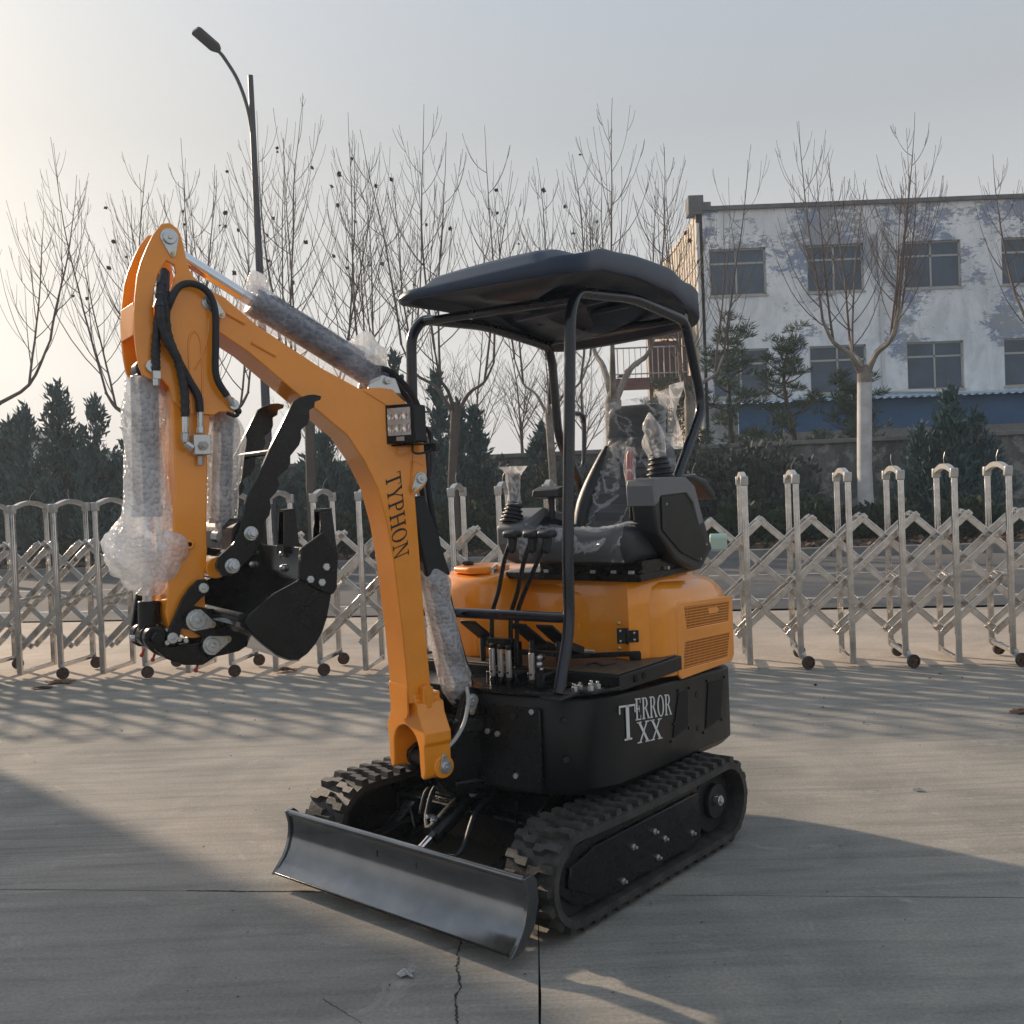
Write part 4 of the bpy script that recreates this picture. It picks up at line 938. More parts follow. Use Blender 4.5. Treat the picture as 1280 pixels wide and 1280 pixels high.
# raised rib on the near plate
ribp = [(.79,1.76),(.79,1.95),(.785,2.0),(.77,2.02),(.755,2.0),(.75,1.95),(.755,1.76)]
mb = MB(); mb.tube(smooth_path([B_.p(a,.0865,z) for a, z in ribp]), .004, 6); mb.build('arm_rib', M['yellow'], armo)
mb = MB(); mb.tube(smooth_path([B_.p(a,.0865,z) for a, z in [(.72,2.06),(.735,1.98),(.775,1.90)]]), .004, 6); mb.build('arm_rib', M['yellow'], armo)
for (c, t_, r_) in (((.833,2.303),(.826,2.255),.021), ((.718,2.112),(.68,2.075),.018)): pin(c, 1, armo, r_, True, t_, .087)
pin((.905,1.905), 1, armo, .020, False, None, .087)
mb = MB(); mb.cyl(B_.p(.833,-.085,2.303), B_.p(.833,.085,2.303), .024, 18); mb.cyl(B_.p(.905,-.085,1.905), B_.p(.905,.085,1.905), .022, 18); mb.build('pin_shaft', M['matte_black'], armo)
pin((.657,1.79), 1, armo, .017, False, None, .087)
mb = MB(); mb.tube(smooth_path([B_.p(.68,.09,1.765), B_.p(.655,.095,1.755), B_.p(.642,.09,1.765), B_.p(.645,.06,1.79)]), .006, 8); mb.ball(B_.p(.642,.09,1.77), .012, 8); mb.build('elbow_fitting', M['matte_black'], armo)
mb = MB(); mb.cyl(B_.p(.815,.074,1.355), B_.p(.815,.086,1.355), .017, 18); bs = mb.build('arm_boss', M['yellow'], armo, bevel=.004)
mb = MB(); mb.cyl(B_.p(.815,.086,1.355), B_.p(.815,.0866,1.355), .007, 12); mb.build('boss_hole', M['void'], bs)
mb = MB(); mb.cyl(B_.p(.735,-.072,1.275), B_.p(.735,.088,1.275), .034, 24); mb.build('thumb_boss', M['yellow'], armo, bevel=.004)
mb = MB(); mb.cyl(B_.p(.81,.074,1.115), B_.p(.81,.08,1.115), .055, 28); mb.build('bucket_boss', M['yellow'], armo, bevel=.003)
# hoses on the arm
hs = {'hA': [(0.84,2.21),(0.870,2.13),(0.889,2.0),(0.895,1.94),(0.897,1.89)],
      'hB': [(0.835,2.205),(0.862,2.10),(0.858,2.0),(0.83,1.913),(0.817,1.828),(0.818,1.75)],
      'hC': [(0.862,2.02),(0.852,2.09),(0.819,2.148),(0.774,2.161),(0.73,2.139),(0.710,2.08),(0.713,1.98),(0.716,1.879),(0.685,1.815)],
      'hD': [(0.85,2.17),(0.868,2.06),(0.840,1.955),(0.798,1.865),(0.772,1.816),(0.768,1.766)],
      'hE': [(0.852,2.19),(0.88,2.09),(0.872,2.0),(0.835,1.925)]}
for k_, L in hs.items():
    off = {'hA': .10, 'hB': .112, 'hC': .115, 'hD': .10, 'hE': .125}[k_]
    P = smooth_path([B_.p(L[0][0], .04, L[0][1])] + [B_.p(a, off, z) for a, z in L[1:]])
    mb = MB(); mb.tube(P, .0125 if k_ != 'hC' else .011, 10); h_ = mb.build('hydraulic_hose', M['hose'], EX)
    for i in range(4, len(P)-2, 2) if k_ in ('hA', 'hB', 'hE') else []:
        mb2 = MB(); dd = (P[i+1]-P[i]).normalized(); mb2.tube([P[i], P[i]+dd*.010], .0142, 10); mb2.build('hose_sleeve', M['dark_plastic'], h_)
mb = MB()
mb.tube([B_.p(.897,.10,1.90), B_.p(.897,.10,1.845)], .011, 8); mb.box(B_, .885, .908, .087, .112, 1.865, 1.89)
mb.build('hose_fitting', M['zinc'], EX, bevel=.001); mb = MB()
mb.tube([B_.p(.818,.112,1.752), B_.p(.82,.112,1.70)], .011, 8); mb.tube([B_.p(.82,.112,1.70), B_.p(.822,.11,1.672)], .013, 6); mb.tube([B_.p(.822,.11,1.668), B_.p(.80,.11,1.652)], .013, 8)
mb.build('hose_fitting', M['zinc'], EX, bevel=.001); mb = MB()
mb.tube([B_.p(.768,.10,1.768), B_.p(.769,.10,1.715)], .010, 8); mb.tube([B_.p(.769,.10,1.72), B_.p(.77,.10,1.70)], .013, 6)
mb.build('hose_fitting', M['zinc'], EX, bevel=.001); mb = MB()
mb.tube([B_.p(.69,.115,1.83), B_.p(.665,.10,1.79)], .010, 8)
mb.build('hose_fitting', M['zinc'], EX, bevel=.001)
mb = MB(); mb.box(B_, .742, .796, .076, .115, 1.632, 1.695); vb = mb.build('valve_block', M['zinc'], EX, bevel=.003)
mb = MB(); mb.cyl(B_.p(.768,.115,1.66), B_.p(.768,.128,1.66), .015, 6); mb.cyl(B_.p(.768,.128,1.66), B_.p(.768,.134,1.66), .008, 10); mb.cyl(B_.p(.77,.09,1.63), B_.p(.771,.09,1.60), .010, 8); mb.build('block_plug', M['cast'], vb, bevel=.001)
# bucket cylinder
p0, p1 = B_.p(.905,0,1.905), B_.p(.928,0,1.085); d = p1-p0
cylinder(p0, p1, .56, .042, .020, M['cyl_sky_tint'], 'bucket_cylinder', .034)
mb = MB(); mb.tube([p0+d*.88, p1], .034, 16); mb.build('rod_eye', M['black'], EX, bevel=.003)
lumpy([p0+d*.03, p0+d*.12, p0+d*.25, p0+d*.42, p0+d*.55, p0+d*.66+B_.f*.02, p0+d*.74+B_.f*.015, p0+d*.82, p0+d*.86], [.050,.064,.066,.066,.070,.088,.098,.080,.066,.03], 51, .10, 'bubble_wrap', M['bubble'], EX, nk=40)
lumpy([p0+d*.60+B_.f*.04, p0+d*.66+B_.f*.075, p0+d*.73+B_.f*.055, p0+d*.80+B_.f*.02], [.02,.055,.06,.02], 57, .3, 'bubble_wrap', M['bubble'], EX, nk=22)
lumpy([p0+d*.62-B_.f*.03+B_.l*.05, p0+d*.70-B_.f*.05+B_.l*.07, p0+d*.80-B_.f*.02+B_.l*.05], [.02,.05,.05,.02], 58, .3, 'bubble_wrap', M['bubble'], EX, nk=22)
# thumb cylinder
p0, p1 = B_.p(.657,0,1.79), B_.p(.690,0,1.37); d = p1-p0
cylinder(p0, p1, .9, .033, .018, M['cyl_sky_tint'], 'thumb_cylinder', .026)
lumpy([p0+d*.03, p0+d*.15, p0+d*.4, p0+d*.7, p0+d*.96], [.028,.048,.056,.050,.052,.05], 61, .07, 'bubble_wrap', M['bubble'], EX, nk=34)
lumpy([p0+d*.04-B_.f*.02, p0+d*.25-B_.f*.045, p0+d*.55-B_.f*.035, p0+d*.75-B_.f*.01], [.012,.03,.028,.008], 63, .2, 'bubble_wrap', M['bubble'], EX, nk=18)
# thumb
th = [(0.762,1.285),(0.755,1.312),(0.705,1.351),(0.682,1.399),(0.652,1.493),(0.623,1.542),(0.565,1.66),(0.521,1.736),(0.486,1.796),(0.464,1.809),(0.436,1.818),(0.411,1.82),(0.389,1.815),(0.392,1.803),(0.412,1.796),(0.415,1.779),(0.433,1.769),(0.433,1.742),(0.441,1.722),(0.466,1.704),(0.464,1.68),(0.473,1.656),(0.505,1.621),(0.506,1.597),(0.522,1.575),(0.552,1.553),(0.548,1.53),(0.556,1.508),(0.580,1.485),(0.578,1.458),(0.584,1.434),(0.602,1.415),(0.606,1.37),(0.634,1.321),(0.68,1.279),(0.714,1.252),(0.745,1.255)]
thumb = None
for s_ in (1, -1):
    mb = MB(); mb.prof(B_, th, s_*.154, s_*.170)
    if s_ == 1: thumb = mb.build('thumb', M['black'], EX, bevel=.002)
    else: mb.build('thumb_plate', M['black'], thumb, bevel=.002)
mb = MB(); mb.cyl(B_.p(.56,-.155,1.635), B_.p(.56,.155,1.635), .012, 14); mb.build('thumb_rod', M['black'], thumb)
mb = MB(); mb.cyl(B_.p(.649,-.155,1.38), B_.p(.649,.155,1.38), .016, 14); mb.cyl(B_.p(.713,-.155,1.282), B_.p(.713,.155,1.282), .028, 18); mb.build('thumb_rod', M['black'], thumb)
mb = MB(); mb.prof(B_, [(.70,1.40),(.67,1.43),(.63,1.40),(.64,1.35),(.71,1.33)], -.154, .154); mb.build('thumb_cross_plate', M['black'], thumb, bevel=.004)
for c, r_ in (((.713,1.283),.022), ((.649,1.380),.021)):
    mb = MB(); mb.cyl(B_.p(c[0],.170,c[1]), B_.p(c[0],.178,c[1]), r_*1.1, 20); mb.cyl(B_.p(c[0],.178,c[1]), B_.p(c[0],.196,c[1]), r_*.85, 6); mb.cyl(B_.p(c[0],.196,c[1]), B_.p(c[0],.206,c[1]), r_*.5, 12); mb.build('thumb_bolt', M['zinc'], thumb, bevel=.002)
# linkage
lk_ = [(.765,1.222),(.775,1.244),(.80,1.243),(.825,1.222),(.85,1.19),(.885,1.12),(.908,1.07),(.905,1.052),(.88,1.045),(.865,1.06),(.862,1.085),(.84,1.135),(.815,1.165),(.79,1.187),(.77,1.198)]
for s_ in (1, -1):
    mb = MB(); mb.prof(B_, lk_, s_*.085, s_*.102); l_ = mb.build('guide_link', M['black'], EX, bevel=.003)
    if s_ == 1: pin((.786,1.217), 1, l_, .016, False, None, .102); pin((.888,1.072), 1, l_, .017, False, None, .102)
bl = [(.905,1.10),(.93,1.085),(.935,1.04),(.90,1.005),(.85,.98),(.79,.972),(.735,1.0),(.735,1.05),(.755,1.075),(.80,1.045),(.86,1.045),(.885,1.075)]
for s_ in (1, -1):
    mb = MB(); mb.prof(B_, bl, s_*.045, s_*.080); l_ = mb.build('bucket_link', M['black'], EX, bevel=.006, seg=3)
mb = MB()
for w0, w1 in ((-.10,-.05),(-.03,.03),(.05,.085)): mb.cyl(B_.p(.93,w0,1.075), B_.p(.93,w1,1.075), .036, 20)
mb.cyl(B_.p(.93,-.12,1.075), B_.p(.93,.11,1.075), .02, 16)
mb.prof(B_, [(.96,1.10),(.965,1.05),(.94,1.03),(.90,1.03),(.90,1.12),(.92,1.22),(.94,1.20)], -.105, -.09)
mb.build('link_hub', M['black'], EX, bevel=.004)
mb = MB()
for a, z in ((.868,1.066),(.848,1.060),(.905,1.06)): mb.cyl(B_.p(a,.102,z), B_.p(a,.112,z), .008, 8)
mb.cyl(B_.p(.972,-.01,1.07), B_.p(.985,-.01,1.07), .010, 8); mb.build('link_bolt', M['zinc'], EX, bevel=.001)
mb = MB(); 
for a, w, z in ((.955,.03,1.02),(.80,.06,.955),(.92,.02,1.0)): mb.tube([B_.p(a,w,z+.02), B_.p(a+.008,w,z)], .004, 6); mb.ball(B_.p(a+.008,w,z), .007, 8)
mb.build('grease_nipple_cap', M['red'], EX)

# bucket
BWD = .33
bk = [(0.558,1.328),(0.482,1.373),(0.446,1.313),(0.452,1.22),(0.479,1.111),(0.496,1.07),(0.520,1.035),(0.547,1.009),(0.577,0.993),(0.605,.997),(0.640,1.015),(0.685,1.055),(0.728,1.099),(0.741,1.127),(0.728,1.144),(0.648,1.201),(0.565,1.235)]
shell_o = [(0.452,1.318),(0.452,1.22),(0.477,1.111),(0.494,1.067),(0.518,1.032),(0.546,1.005),(0.577,0.989),(0.607,.993),(0.643,1.011),(0.688,1.051),(0.731,1.096),(0.765,1.118)]
shell_i = [(0.464,1.318),(0.464,1.222),(0.489,1.116),(0.505,1.073),(0.527,1.041),(0.552,1.017),(0.577,1.002),(0.602,1.005),(0.636,1.022),(0.680,1.061),(0.722,1.106),(0.760,1.130)]
mb = MB(); mb.prof(B_, shell_o+shell_i[::-1], -BWD, BWD)
bucket = mb.build('bucket', M['blade_black'], EX, ang=40)
for s_ in (1, -1):
    mb = MB(); mb.prof(B_, bk, s_*BWD, s_*(BWD+.013)); sd = mb.build('bucket_side', M['black'], bucket, bevel=.003)
    mb = MB(); mb.prof(B_, [(.560,1.332),(.484,1.378),(.438,1.310),(.448,1.20),(.462,1.183),(.494,1.193),(.566,1.238)], s_*(BWD+.013), s_*(BWD+.026)); mb.build('side_cutter', M['black'], sd, bevel=.003)
    for a, z in ((.482,1.270),(.536,1.236),(.499,1.224)): mb = MB(); mb.cyl(B_.p(a, s_*(BWD+.026), z), B_.p(a, s_*(BWD+.035), z), .0125, 6); mb.build('cutter_bolt', M['zinc'], sd, bevel=.002)
mb = MB(); mb.tube([B_.p(.676,BWD+.0135,1.085), B_.p(.50,BWD+.0135,1.182)], .0025, 6); mb.build('side_crease', M['black'], bucket)
mb = MB(); mb.prof(B_, [(.464,1.322),(.472,1.325),(.478,1.215),(.466,1.212)], -BWD+.002, BWD-.002)
lip = mb.build('cutting_lip', M['blade_black'], bucket, bevel=.002)
for w in (-.30, 0.0, .30):
    mb = MB()
    A = [B_.p(.488,w-.032,1.30),B_.p(.488,w+.032,1.30),B_.p(.430,w+.032,1.30),B_.p(.430,w-.032,1.30)]; Bq = [B_.p(.478,w-.026,1.44),B_.p(.478,w+.026,1.44),B_.p(.440,w+.026,1.442),B_.p(.440,w-.026,1.442)]
    def mixq(t, k): return [a.lerp(b, t) for a, b in zip(A, Bq)]
    # hollow wedge: back, two cheeks, top and foot
    bkp = [A[3], A[2], Bq[2], Bq[3]]; th_ = B_.f*.009
    mb.prism(bkp, [p+th_ for p in bkp])
    for i0, i1 in ((0, 3), (1, 2)):
        q = B_.l*(.007 if i0 == 0 else -.007); P_ = [A[i0], A[i1], Bq[i1], Bq[i0]]; mb.prism(P_, [p+q for p in P_])
    mb.prism([Bq[0], Bq[1], Bq[2], Bq[3]], [p+B_.u*.008 for p in Bq]); Q_ = mixq(.22, 0); mb.prism(A, Q_)
    tt = mb.build('bucket_tooth', M['black'], bucket)
    mb = MB()
    for z in (1.297, 1.25): mb.ball(B_.p(.480, w, z), .0135, 12)
    mb.build('tooth_bolt', M['zinc'], tt)
# bucket ears and hinge
for s_ in (1, -1):
    mb = MB(); mb.prof(B_, [(.735,1.145),(.70,1.12),(.66,1.06),(.65,1.02),(.68,1.005),(.72,1.0),(.775,.995),(.80,1.03),(.79,1.06),(.83,1.09),(.86,1.10),(.86,1.14),(.82,1.165),(.77,1.15)], s_*.088, s_*.102); ear = mb.build('bucket_ear', M['black'], bucket, bevel=.003)
    if s_ == 1:
        pin((.809,1.118), 1, ear, .026, True, (.762,1.10), .102); pin((.765,1.035), 1, ear, .023, True, (.715,1.048), .102)
mb = MB(); mb.cyl(B_.p(.742,-BWD,1.135), B_.p(.742,BWD,1.135), .017, 14); mb.prof(B_, [(.755,1.115),(.75,1.145),(.70,1.10),(.72,1.08)], -BWD, BWD); mb.build('hinge_tube', M['black'], bucket, bevel=.003)
# ---------------------------------------------------------------- ground, road, kerb
def ground_mat(name, c1, c2, c3, scale, bump=0.25, streak=True, rough=0.85):
    mt = bpy.data.materials.new(name); mt.use_nodes = True; t = mt.node_tree; b = t.nodes['Principled BSDF']
    n_ = t.nodes.new; L = t.links.new
    g = n_('ShaderNodeNewGeometry')
    a = n_('ShaderNodeTexNoise'); a.inputs['Scale'].default_value = scale; a.inputs['Detail'].default_value = 9; a.inputs['Roughness'].default_value = .62; a.inputs['Distortion'].default_value = .6
    L(g.outputs['Position'], a.inputs['Vector'])
    r = n_('ShaderNodeValToRGB'); r.color_ramp.elements[0].position = .32; r.color_ramp.elements[0].color = (*c2, 1); r.color_ramp.elements[1].position = .66; r.color_ramp.elements[1].color = (*c1, 1)
    L(a.outputs['Fac'], r.inputs[0])
    # brushed / tyre streaks running across
    mp = n_('ShaderNodeMapping'); mp.inputs['Rotation'].default_value = (0, 0, R(9)); mp.inputs['Scale'].default_value = (.5, 5.5, 1)
    L(g.outputs['Position'], mp.inputs['Vector'])
    s2 = n_('ShaderNodeTexNoise'); s2.inputs['Scale'].default_value = 2.2; s2.inputs['Detail'].default_value = 6; s2.inputs['Roughness'].default_value = .6; s2.inputs['Distortion'].default_value = .4
    L(mp.outputs[0], s2.inputs['Vector'])
    sr = n_('ShaderNodeValToRGB'); sr.color_ramp.elements[0].position = .36; sr.color_ramp.elements[0].color = (.66, .69, .70, 1); sr.color_ramp.elements[1].position = .56; sr.color_ramp.elements[1].color = (1, 1, 1, 1)
    L(s2.outputs['Fac'], sr.inputs[0])
    mu = n_('ShaderNodeMixRGB'); mu.blend_type = 'MULTIPLY'; mu.inputs['Fac'].default_value = .6 if streak else .2
    L(r.outputs[0], mu.inputs['Color1']); L(sr.outputs[0], mu.inputs['Color2'])
    mp2 = n_('ShaderNodeMapping'); mp2.inputs['Rotation'].default_value = (0, 0, R(4)); mp2.inputs['Scale'].default_value = (.5, 34, 1); L(g.outputs['Position'], mp2.inputs['Vector'])
    ln = n_('ShaderNodeTexNoise'); ln.inputs['Scale'].default_value = 1.4; ln.inputs['Detail'].default_value = 4; ln.inputs['Distortion'].default_value = .15; L(mp2.outputs[0], ln.inputs['Vector'])
    lr = n_('ShaderNodeValToRGB'); lr.color_ramp.elements[0].position = .40; lr.color_ramp.elements[0].color = (.72, .73, .73, 1); lr.color_ramp.elements[1].position = .50; lr.color_ramp.elements[1].color = (1, 1, 1, 1); L(ln.outputs['Fac'], lr.inputs[0])
    pm = n_('ShaderNodeTexNoise'); pm.inputs['Scale'].default_value = .55; pm.inputs['Detail'].default_value = 3; L(g.outputs['Position'], pm.inputs['Vector'])
    pr = n_('ShaderNodeMapRange'); pr.inputs[1].default_value = .44; pr.inputs[2].default_value = .62; pr.inputs[3].default_value = 0; pr.inputs[4].default_value = .5 if streak else 0; L(pm.outputs['Fac'], pr.inputs[0])
    mln = n_('ShaderNodeMixRGB'); mln.blend_type = 'MULTIPLY'; L(pr.outputs[0], mln.inputs['Fac']); L(mu.outputs[0], mln.inputs['Color1']); L(lr.outputs[0], mln.inputs['Color2']); mu = mln
    # fine speckle and pale scuffs
    f = n_('ShaderNodeTexNoise'); f.inputs['Scale'].default_value = 75; f.inputs['Detail'].default_value = 7; f.inputs['Roughness'].default_value = .75
    L(g.outputs['Position'], f.inputs['Vector'])
    fr = n_('ShaderNodeValToRGB'); fr.color_ramp.elements[0].position = .3; fr.color_ramp.elements[0].color = (.60, .61, .62, 1); fr.color_ramp.elements[1].position = .7; fr.color_ramp.elements[1].color = (1.22, 1.2, 1.18, 1)
    L(f.outputs['Fac'], fr.inputs[0])
    m2 = n_('ShaderNodeMixRGB'); m2.blend_type = 'MULTIPLY'; m2.inputs['Fac'].default_value = .8
    L(mu.outputs[0], m2.inputs['Color1']); L(fr.outputs[0], m2.inputs['Color2'])
    sc = n_('ShaderNodeTexNoise'); sc.inputs['Scale'].default_value = 3.1; sc.inputs['Detail'].default_value = 12; sc.inputs['Roughness'].default_value = .78; sc.inputs['Distortion'].default_value = 1.5
    L(g.outputs['Position'], sc.inputs['Vector'])
    scr = n_('ShaderNodeValToRGB'); scr.color_ramp.elements[0].position = .57; scr.color_ramp.elements[0].color = (0, 0, 0, 1); scr.color_ramp.elements[1].position = .70; scr.color_ramp.elements[1].color = (1, 1, 1, 1)
    L(sc.outputs['Fac'], scr.inputs[0])
    sm = n_('ShaderNodeMath'); sm.operation = 'MULTIPLY'; sm.inputs[1].default_value = .4; L(scr.outputs[0], sm.inputs[0])
    m3 = n_('ShaderNodeMixRGB'); m3.inputs['Color2'].default_value = (*c3, 1); L(sm.outputs[0], m3.inputs['Fac']); L(m2.outputs[0], m3.inputs['Color1'])
    L(m3.outputs[0], b.inputs['Base Color']); b.inputs['Roughness'].default_value = rough; b.inputs['Specular IOR Level'].default_value = .3
    bp = n_('ShaderNodeBump'); bp.inputs['Strength'].default_value = bump; bp.inputs['Distance'].default_value = .01
    hb = n_('ShaderNodeMath'); hb.operation = 'ADD'; L(f.outputs['Fac'], hb.inputs[0]); L(s2.outputs['Fac'], hb.inputs[1]); L(hb.outputs[0], bp.inputs['Height']); L(bp.outputs[0], b.inputs['Normal'])
    return mt
M['concrete'] = ground_mat('yard_concrete', (.36, .33, .288), (.235, .226, .202), (.56, .53, .48), 1.5)
M['sandy'] = ground_mat('sandy_concrete', (.52, .44, .36), (.38, .32, .265), (.58, .51, .43), 1.6, streak=False)
M['asphalt'] = ground_mat('asphalt', (.15, .143, .138), (.11, .107, .105), (.19, .183, .175), .9)
M['soil'] = ground_mat('verge_soil', (.07, .05, .035), (.035, .028, .02), (.12, .08, .05), 2.5, .8, False)
M['earth'] = ground_mat('earth', (.10, .085, .065), (.06, .055, .04), (.12, .1, .08), .2, .5, False)
M['kerb'] = mat('kerb_stone', (.24, .23, .22), .85, var=.3, vscale=4, bump=.3, bscale=60)
M['line'] = mat('road_paint', (.55, .54, .52), .7, col2=(.3, .29, .28), vscale=12)
M['crack'] = mat('crack_dirt', (.045, .04, .036), .95, var=.6, vscale=60)
mb = MB(); mb.add([(-400, -60, -.06), (400, -60, -.06), (400, 700, -.06), (-400, 700, -.06)], [(0, 1, 2, 3)])
tag(mb.build('ground', M['earth'], smooth=False), kind='structure')
YF = Fr((0.04, 3.712, 0), -6.9)
yard = thing('concrete_yard', None, None, (0, 0, 0), kind='structure')
srnd = random.Random(2)
for j, (l0, l1) in enumerate(((-18.0, -13.5), (-13.5, -9.0), (-9.0, -4.5), (-4.5, 0), (0, 4.42))):
    for i in range(-5, 5):
        a0 = i*4.6; a1 = a0+4.6; g_ = .0016
        mb = MB(); n = 24; lo = []
        # slightly worn edges along the joints
        def edge(p, q, inn):
            L = []
            for k in range(n):
                t = k/n; jit = srnd.uniform(0, .0045) if 2 < k < n-2 else 0
                L.append((p[0]+(q[0]-p[0])*t+inn[0]*(g_+jit), p[1]+(q[1]-p[1])*t+inn[1]*(g_+jit)))
            return L
        lo = edge((a0, l0), (a1, l0), (0, 1)) + edge((a1, l0), (a1, l1), (-1, 0)) + edge((a1, l1), (a0, l1), (0, -1)) + edge((a0, l1), (a0, l0), (1, 0))
        lo = [(a-.098*w, w) for a, w in lo]; b0 = YF.pts([(a, w, 0) for a, w in lo]); b1 = YF.pts([(a, w, -.04) for a, w in lo]); nn = len(b0)
        mb.v = b0+b1; mb.f = [tuple(range(nn))] + [(k, nn+k, nn+(k+1) % nn, (k+1) % nn) for k in range(nn)]
        mb.build('concrete_slab', M['concrete'], yard, smooth=False, fix=False)
def ribbon(P, ws, z, name, m, kind='structure'):
    mb = MB(); P = [Vector((p[0], p[1], z)) for p in P]
    for i, p in enumerate(P):
        T = (P[min(i+1, len(P)-1)]-P[max(i-1, 0)]).normalized(); n = Vector((-T.y, T.x, 0)); mb.v += [p+n*ws[i]/2, p-n*ws[i]/2]
    for i in range(len(P)-1): mb.f.append((2*i, 2*i+1, 2*i+3, 2*i+2))
    return tag(mb.build(name, m, smooth=False, fix=False), kind=kind)
def jag(p, q, n, amp, seed, w0=.004, w1=.012):
    r = random.Random(seed); P = []; x = 0
    d = Vector((q[0]-p[0], q[1]-p[1])); nv2 = Vector((-d.y, d.x)).normalized()
    for i in range(n+1):
        t = i/n; x = x*.8+r.uniform(-amp, amp); P.append((p[0]+d.x*t+nv2.x*x, p[1]+d.y*t+nv2.y*x))
    return P, [r.uniform(w0, w1) for _ in P]
P, ws = jag((-.235, 3.42), (-.20, 2.55), 90, .0045, 5, .0015, .009); ribbon(P, ws, .0015, 'ground_crack', M['crack'])
P, ws = jag((-1.3, 3.875), (-.5, 3.78), 60, .003, 8, .004, .012); ribbon(P, ws, .0015, 'ground_crack', M['crack'])
P, ws = jag((-.62, 3.0), (-.48, 2.85), 16, .003, 9, .001, .003); ribbon(P, ws, .0015, 'ground_crack', M['crack'])
# apron, road, markings, kerb
RF = Fr((0, 0, 0), -10.6)      # l axis points away from the camera
def strip(l0, l1, z, name, m, a0=-90, a1=90):
    mb = MB(); mb.add([RF.p(a0, l0, z), RF.p(a1, l0, z), RF.p(a1, l1, z), RF.p(a0, l1, z)], [(0, 1, 2, 3)]); return tag(mb.build(name, m, smooth=False), kind='structure')
mb = MB(); mb.add([YF.p(-60, 4.43, -.006), YF.p(60, 4.43, -.006), RF.p(60, 11.62, -.006), RF.p(-60, 11.62, -.006)], [(0, 1, 2, 3)]); tag(mb.build('sandy_apron', M['sandy'], smooth=False), kind='structure')
strip(11.60, 19.35, -.03, 'road', M['asphalt'])
strip(12.85, 12.97, -.026, 'road_edge_line', M['line'])
strip(16.0, 16.1, -.026, 'road_lane_line', M['line'])
kb = thing('kerb', None, None, (0, 0, 0), kind='structure')
for i in range(-26, 34):
    mb = MB(); mb.box(RF, i*.75+.004, i*.75+.746, 19.3, 19.46, -.06, .13); mb.build('kerb_stone', M['kerb'], kb, bevel=.012)
mb = MB(); G = []
nr = random.Random(11)
for i in range(60):
    a = -45+i*1.6; G.append([RF.p(a, 19.44+k*.9, .09+(.0 if k == 0 else nr.uniform(0, .12))) for k in range(8)])
mb.grid(G); tag(mb.build('verge', M['soil'], ang=180, fix=False), kind='structure')
# leaf litter on the verge
M['leaf_dry'] = mat('dry_leaf', (.20, .105, .05), .8, col2=(.09, .045, .025), vscale=3)
M['leaf_hang'] = mat('hanging_leaf', (.13, .07, .04), .85, col2=(.03, .018, .012), vscale=9)
def scatter_quads(pts, size, name, m, seed, **kw):
    r = random.Random(seed); mb = MB()
    for p in pts:
        d = Vector((r.uniform(-1, 1), r.uniform(-1, 1), r.uniform(-.5, .5))).normalized()*size*r.uniform(.5, 1.3); e = d.cross(Vector((r.uniform(-.4, .4), r.uniform(-.4, .4), 1))).normalized()*d.length*r.uniform(.4, .8)
        p = Vector(p); b = len(mb.v); mb.v += [p-d, p+e, p+d, p-e+Vector((0, 0, size*.2))]; mb.f.append((b, b+1, b+2, b+3))
    o = mb.build(name, m, smooth=False, fix=False); tag(o, **kw); return o
r = random.Random(8)
scatter_quads([RF.p(r.uniform(-16, 16), 19.5+abs(r.gauss(0, 1.3)), .13+r.uniform(0, .08)) for _ in range(5200)], .07, 'leaf_litter', M['leaf_dry'], 3, kind='stuff', label='brown fallen leaves covering the soil behind the far kerb', cat='leaves')

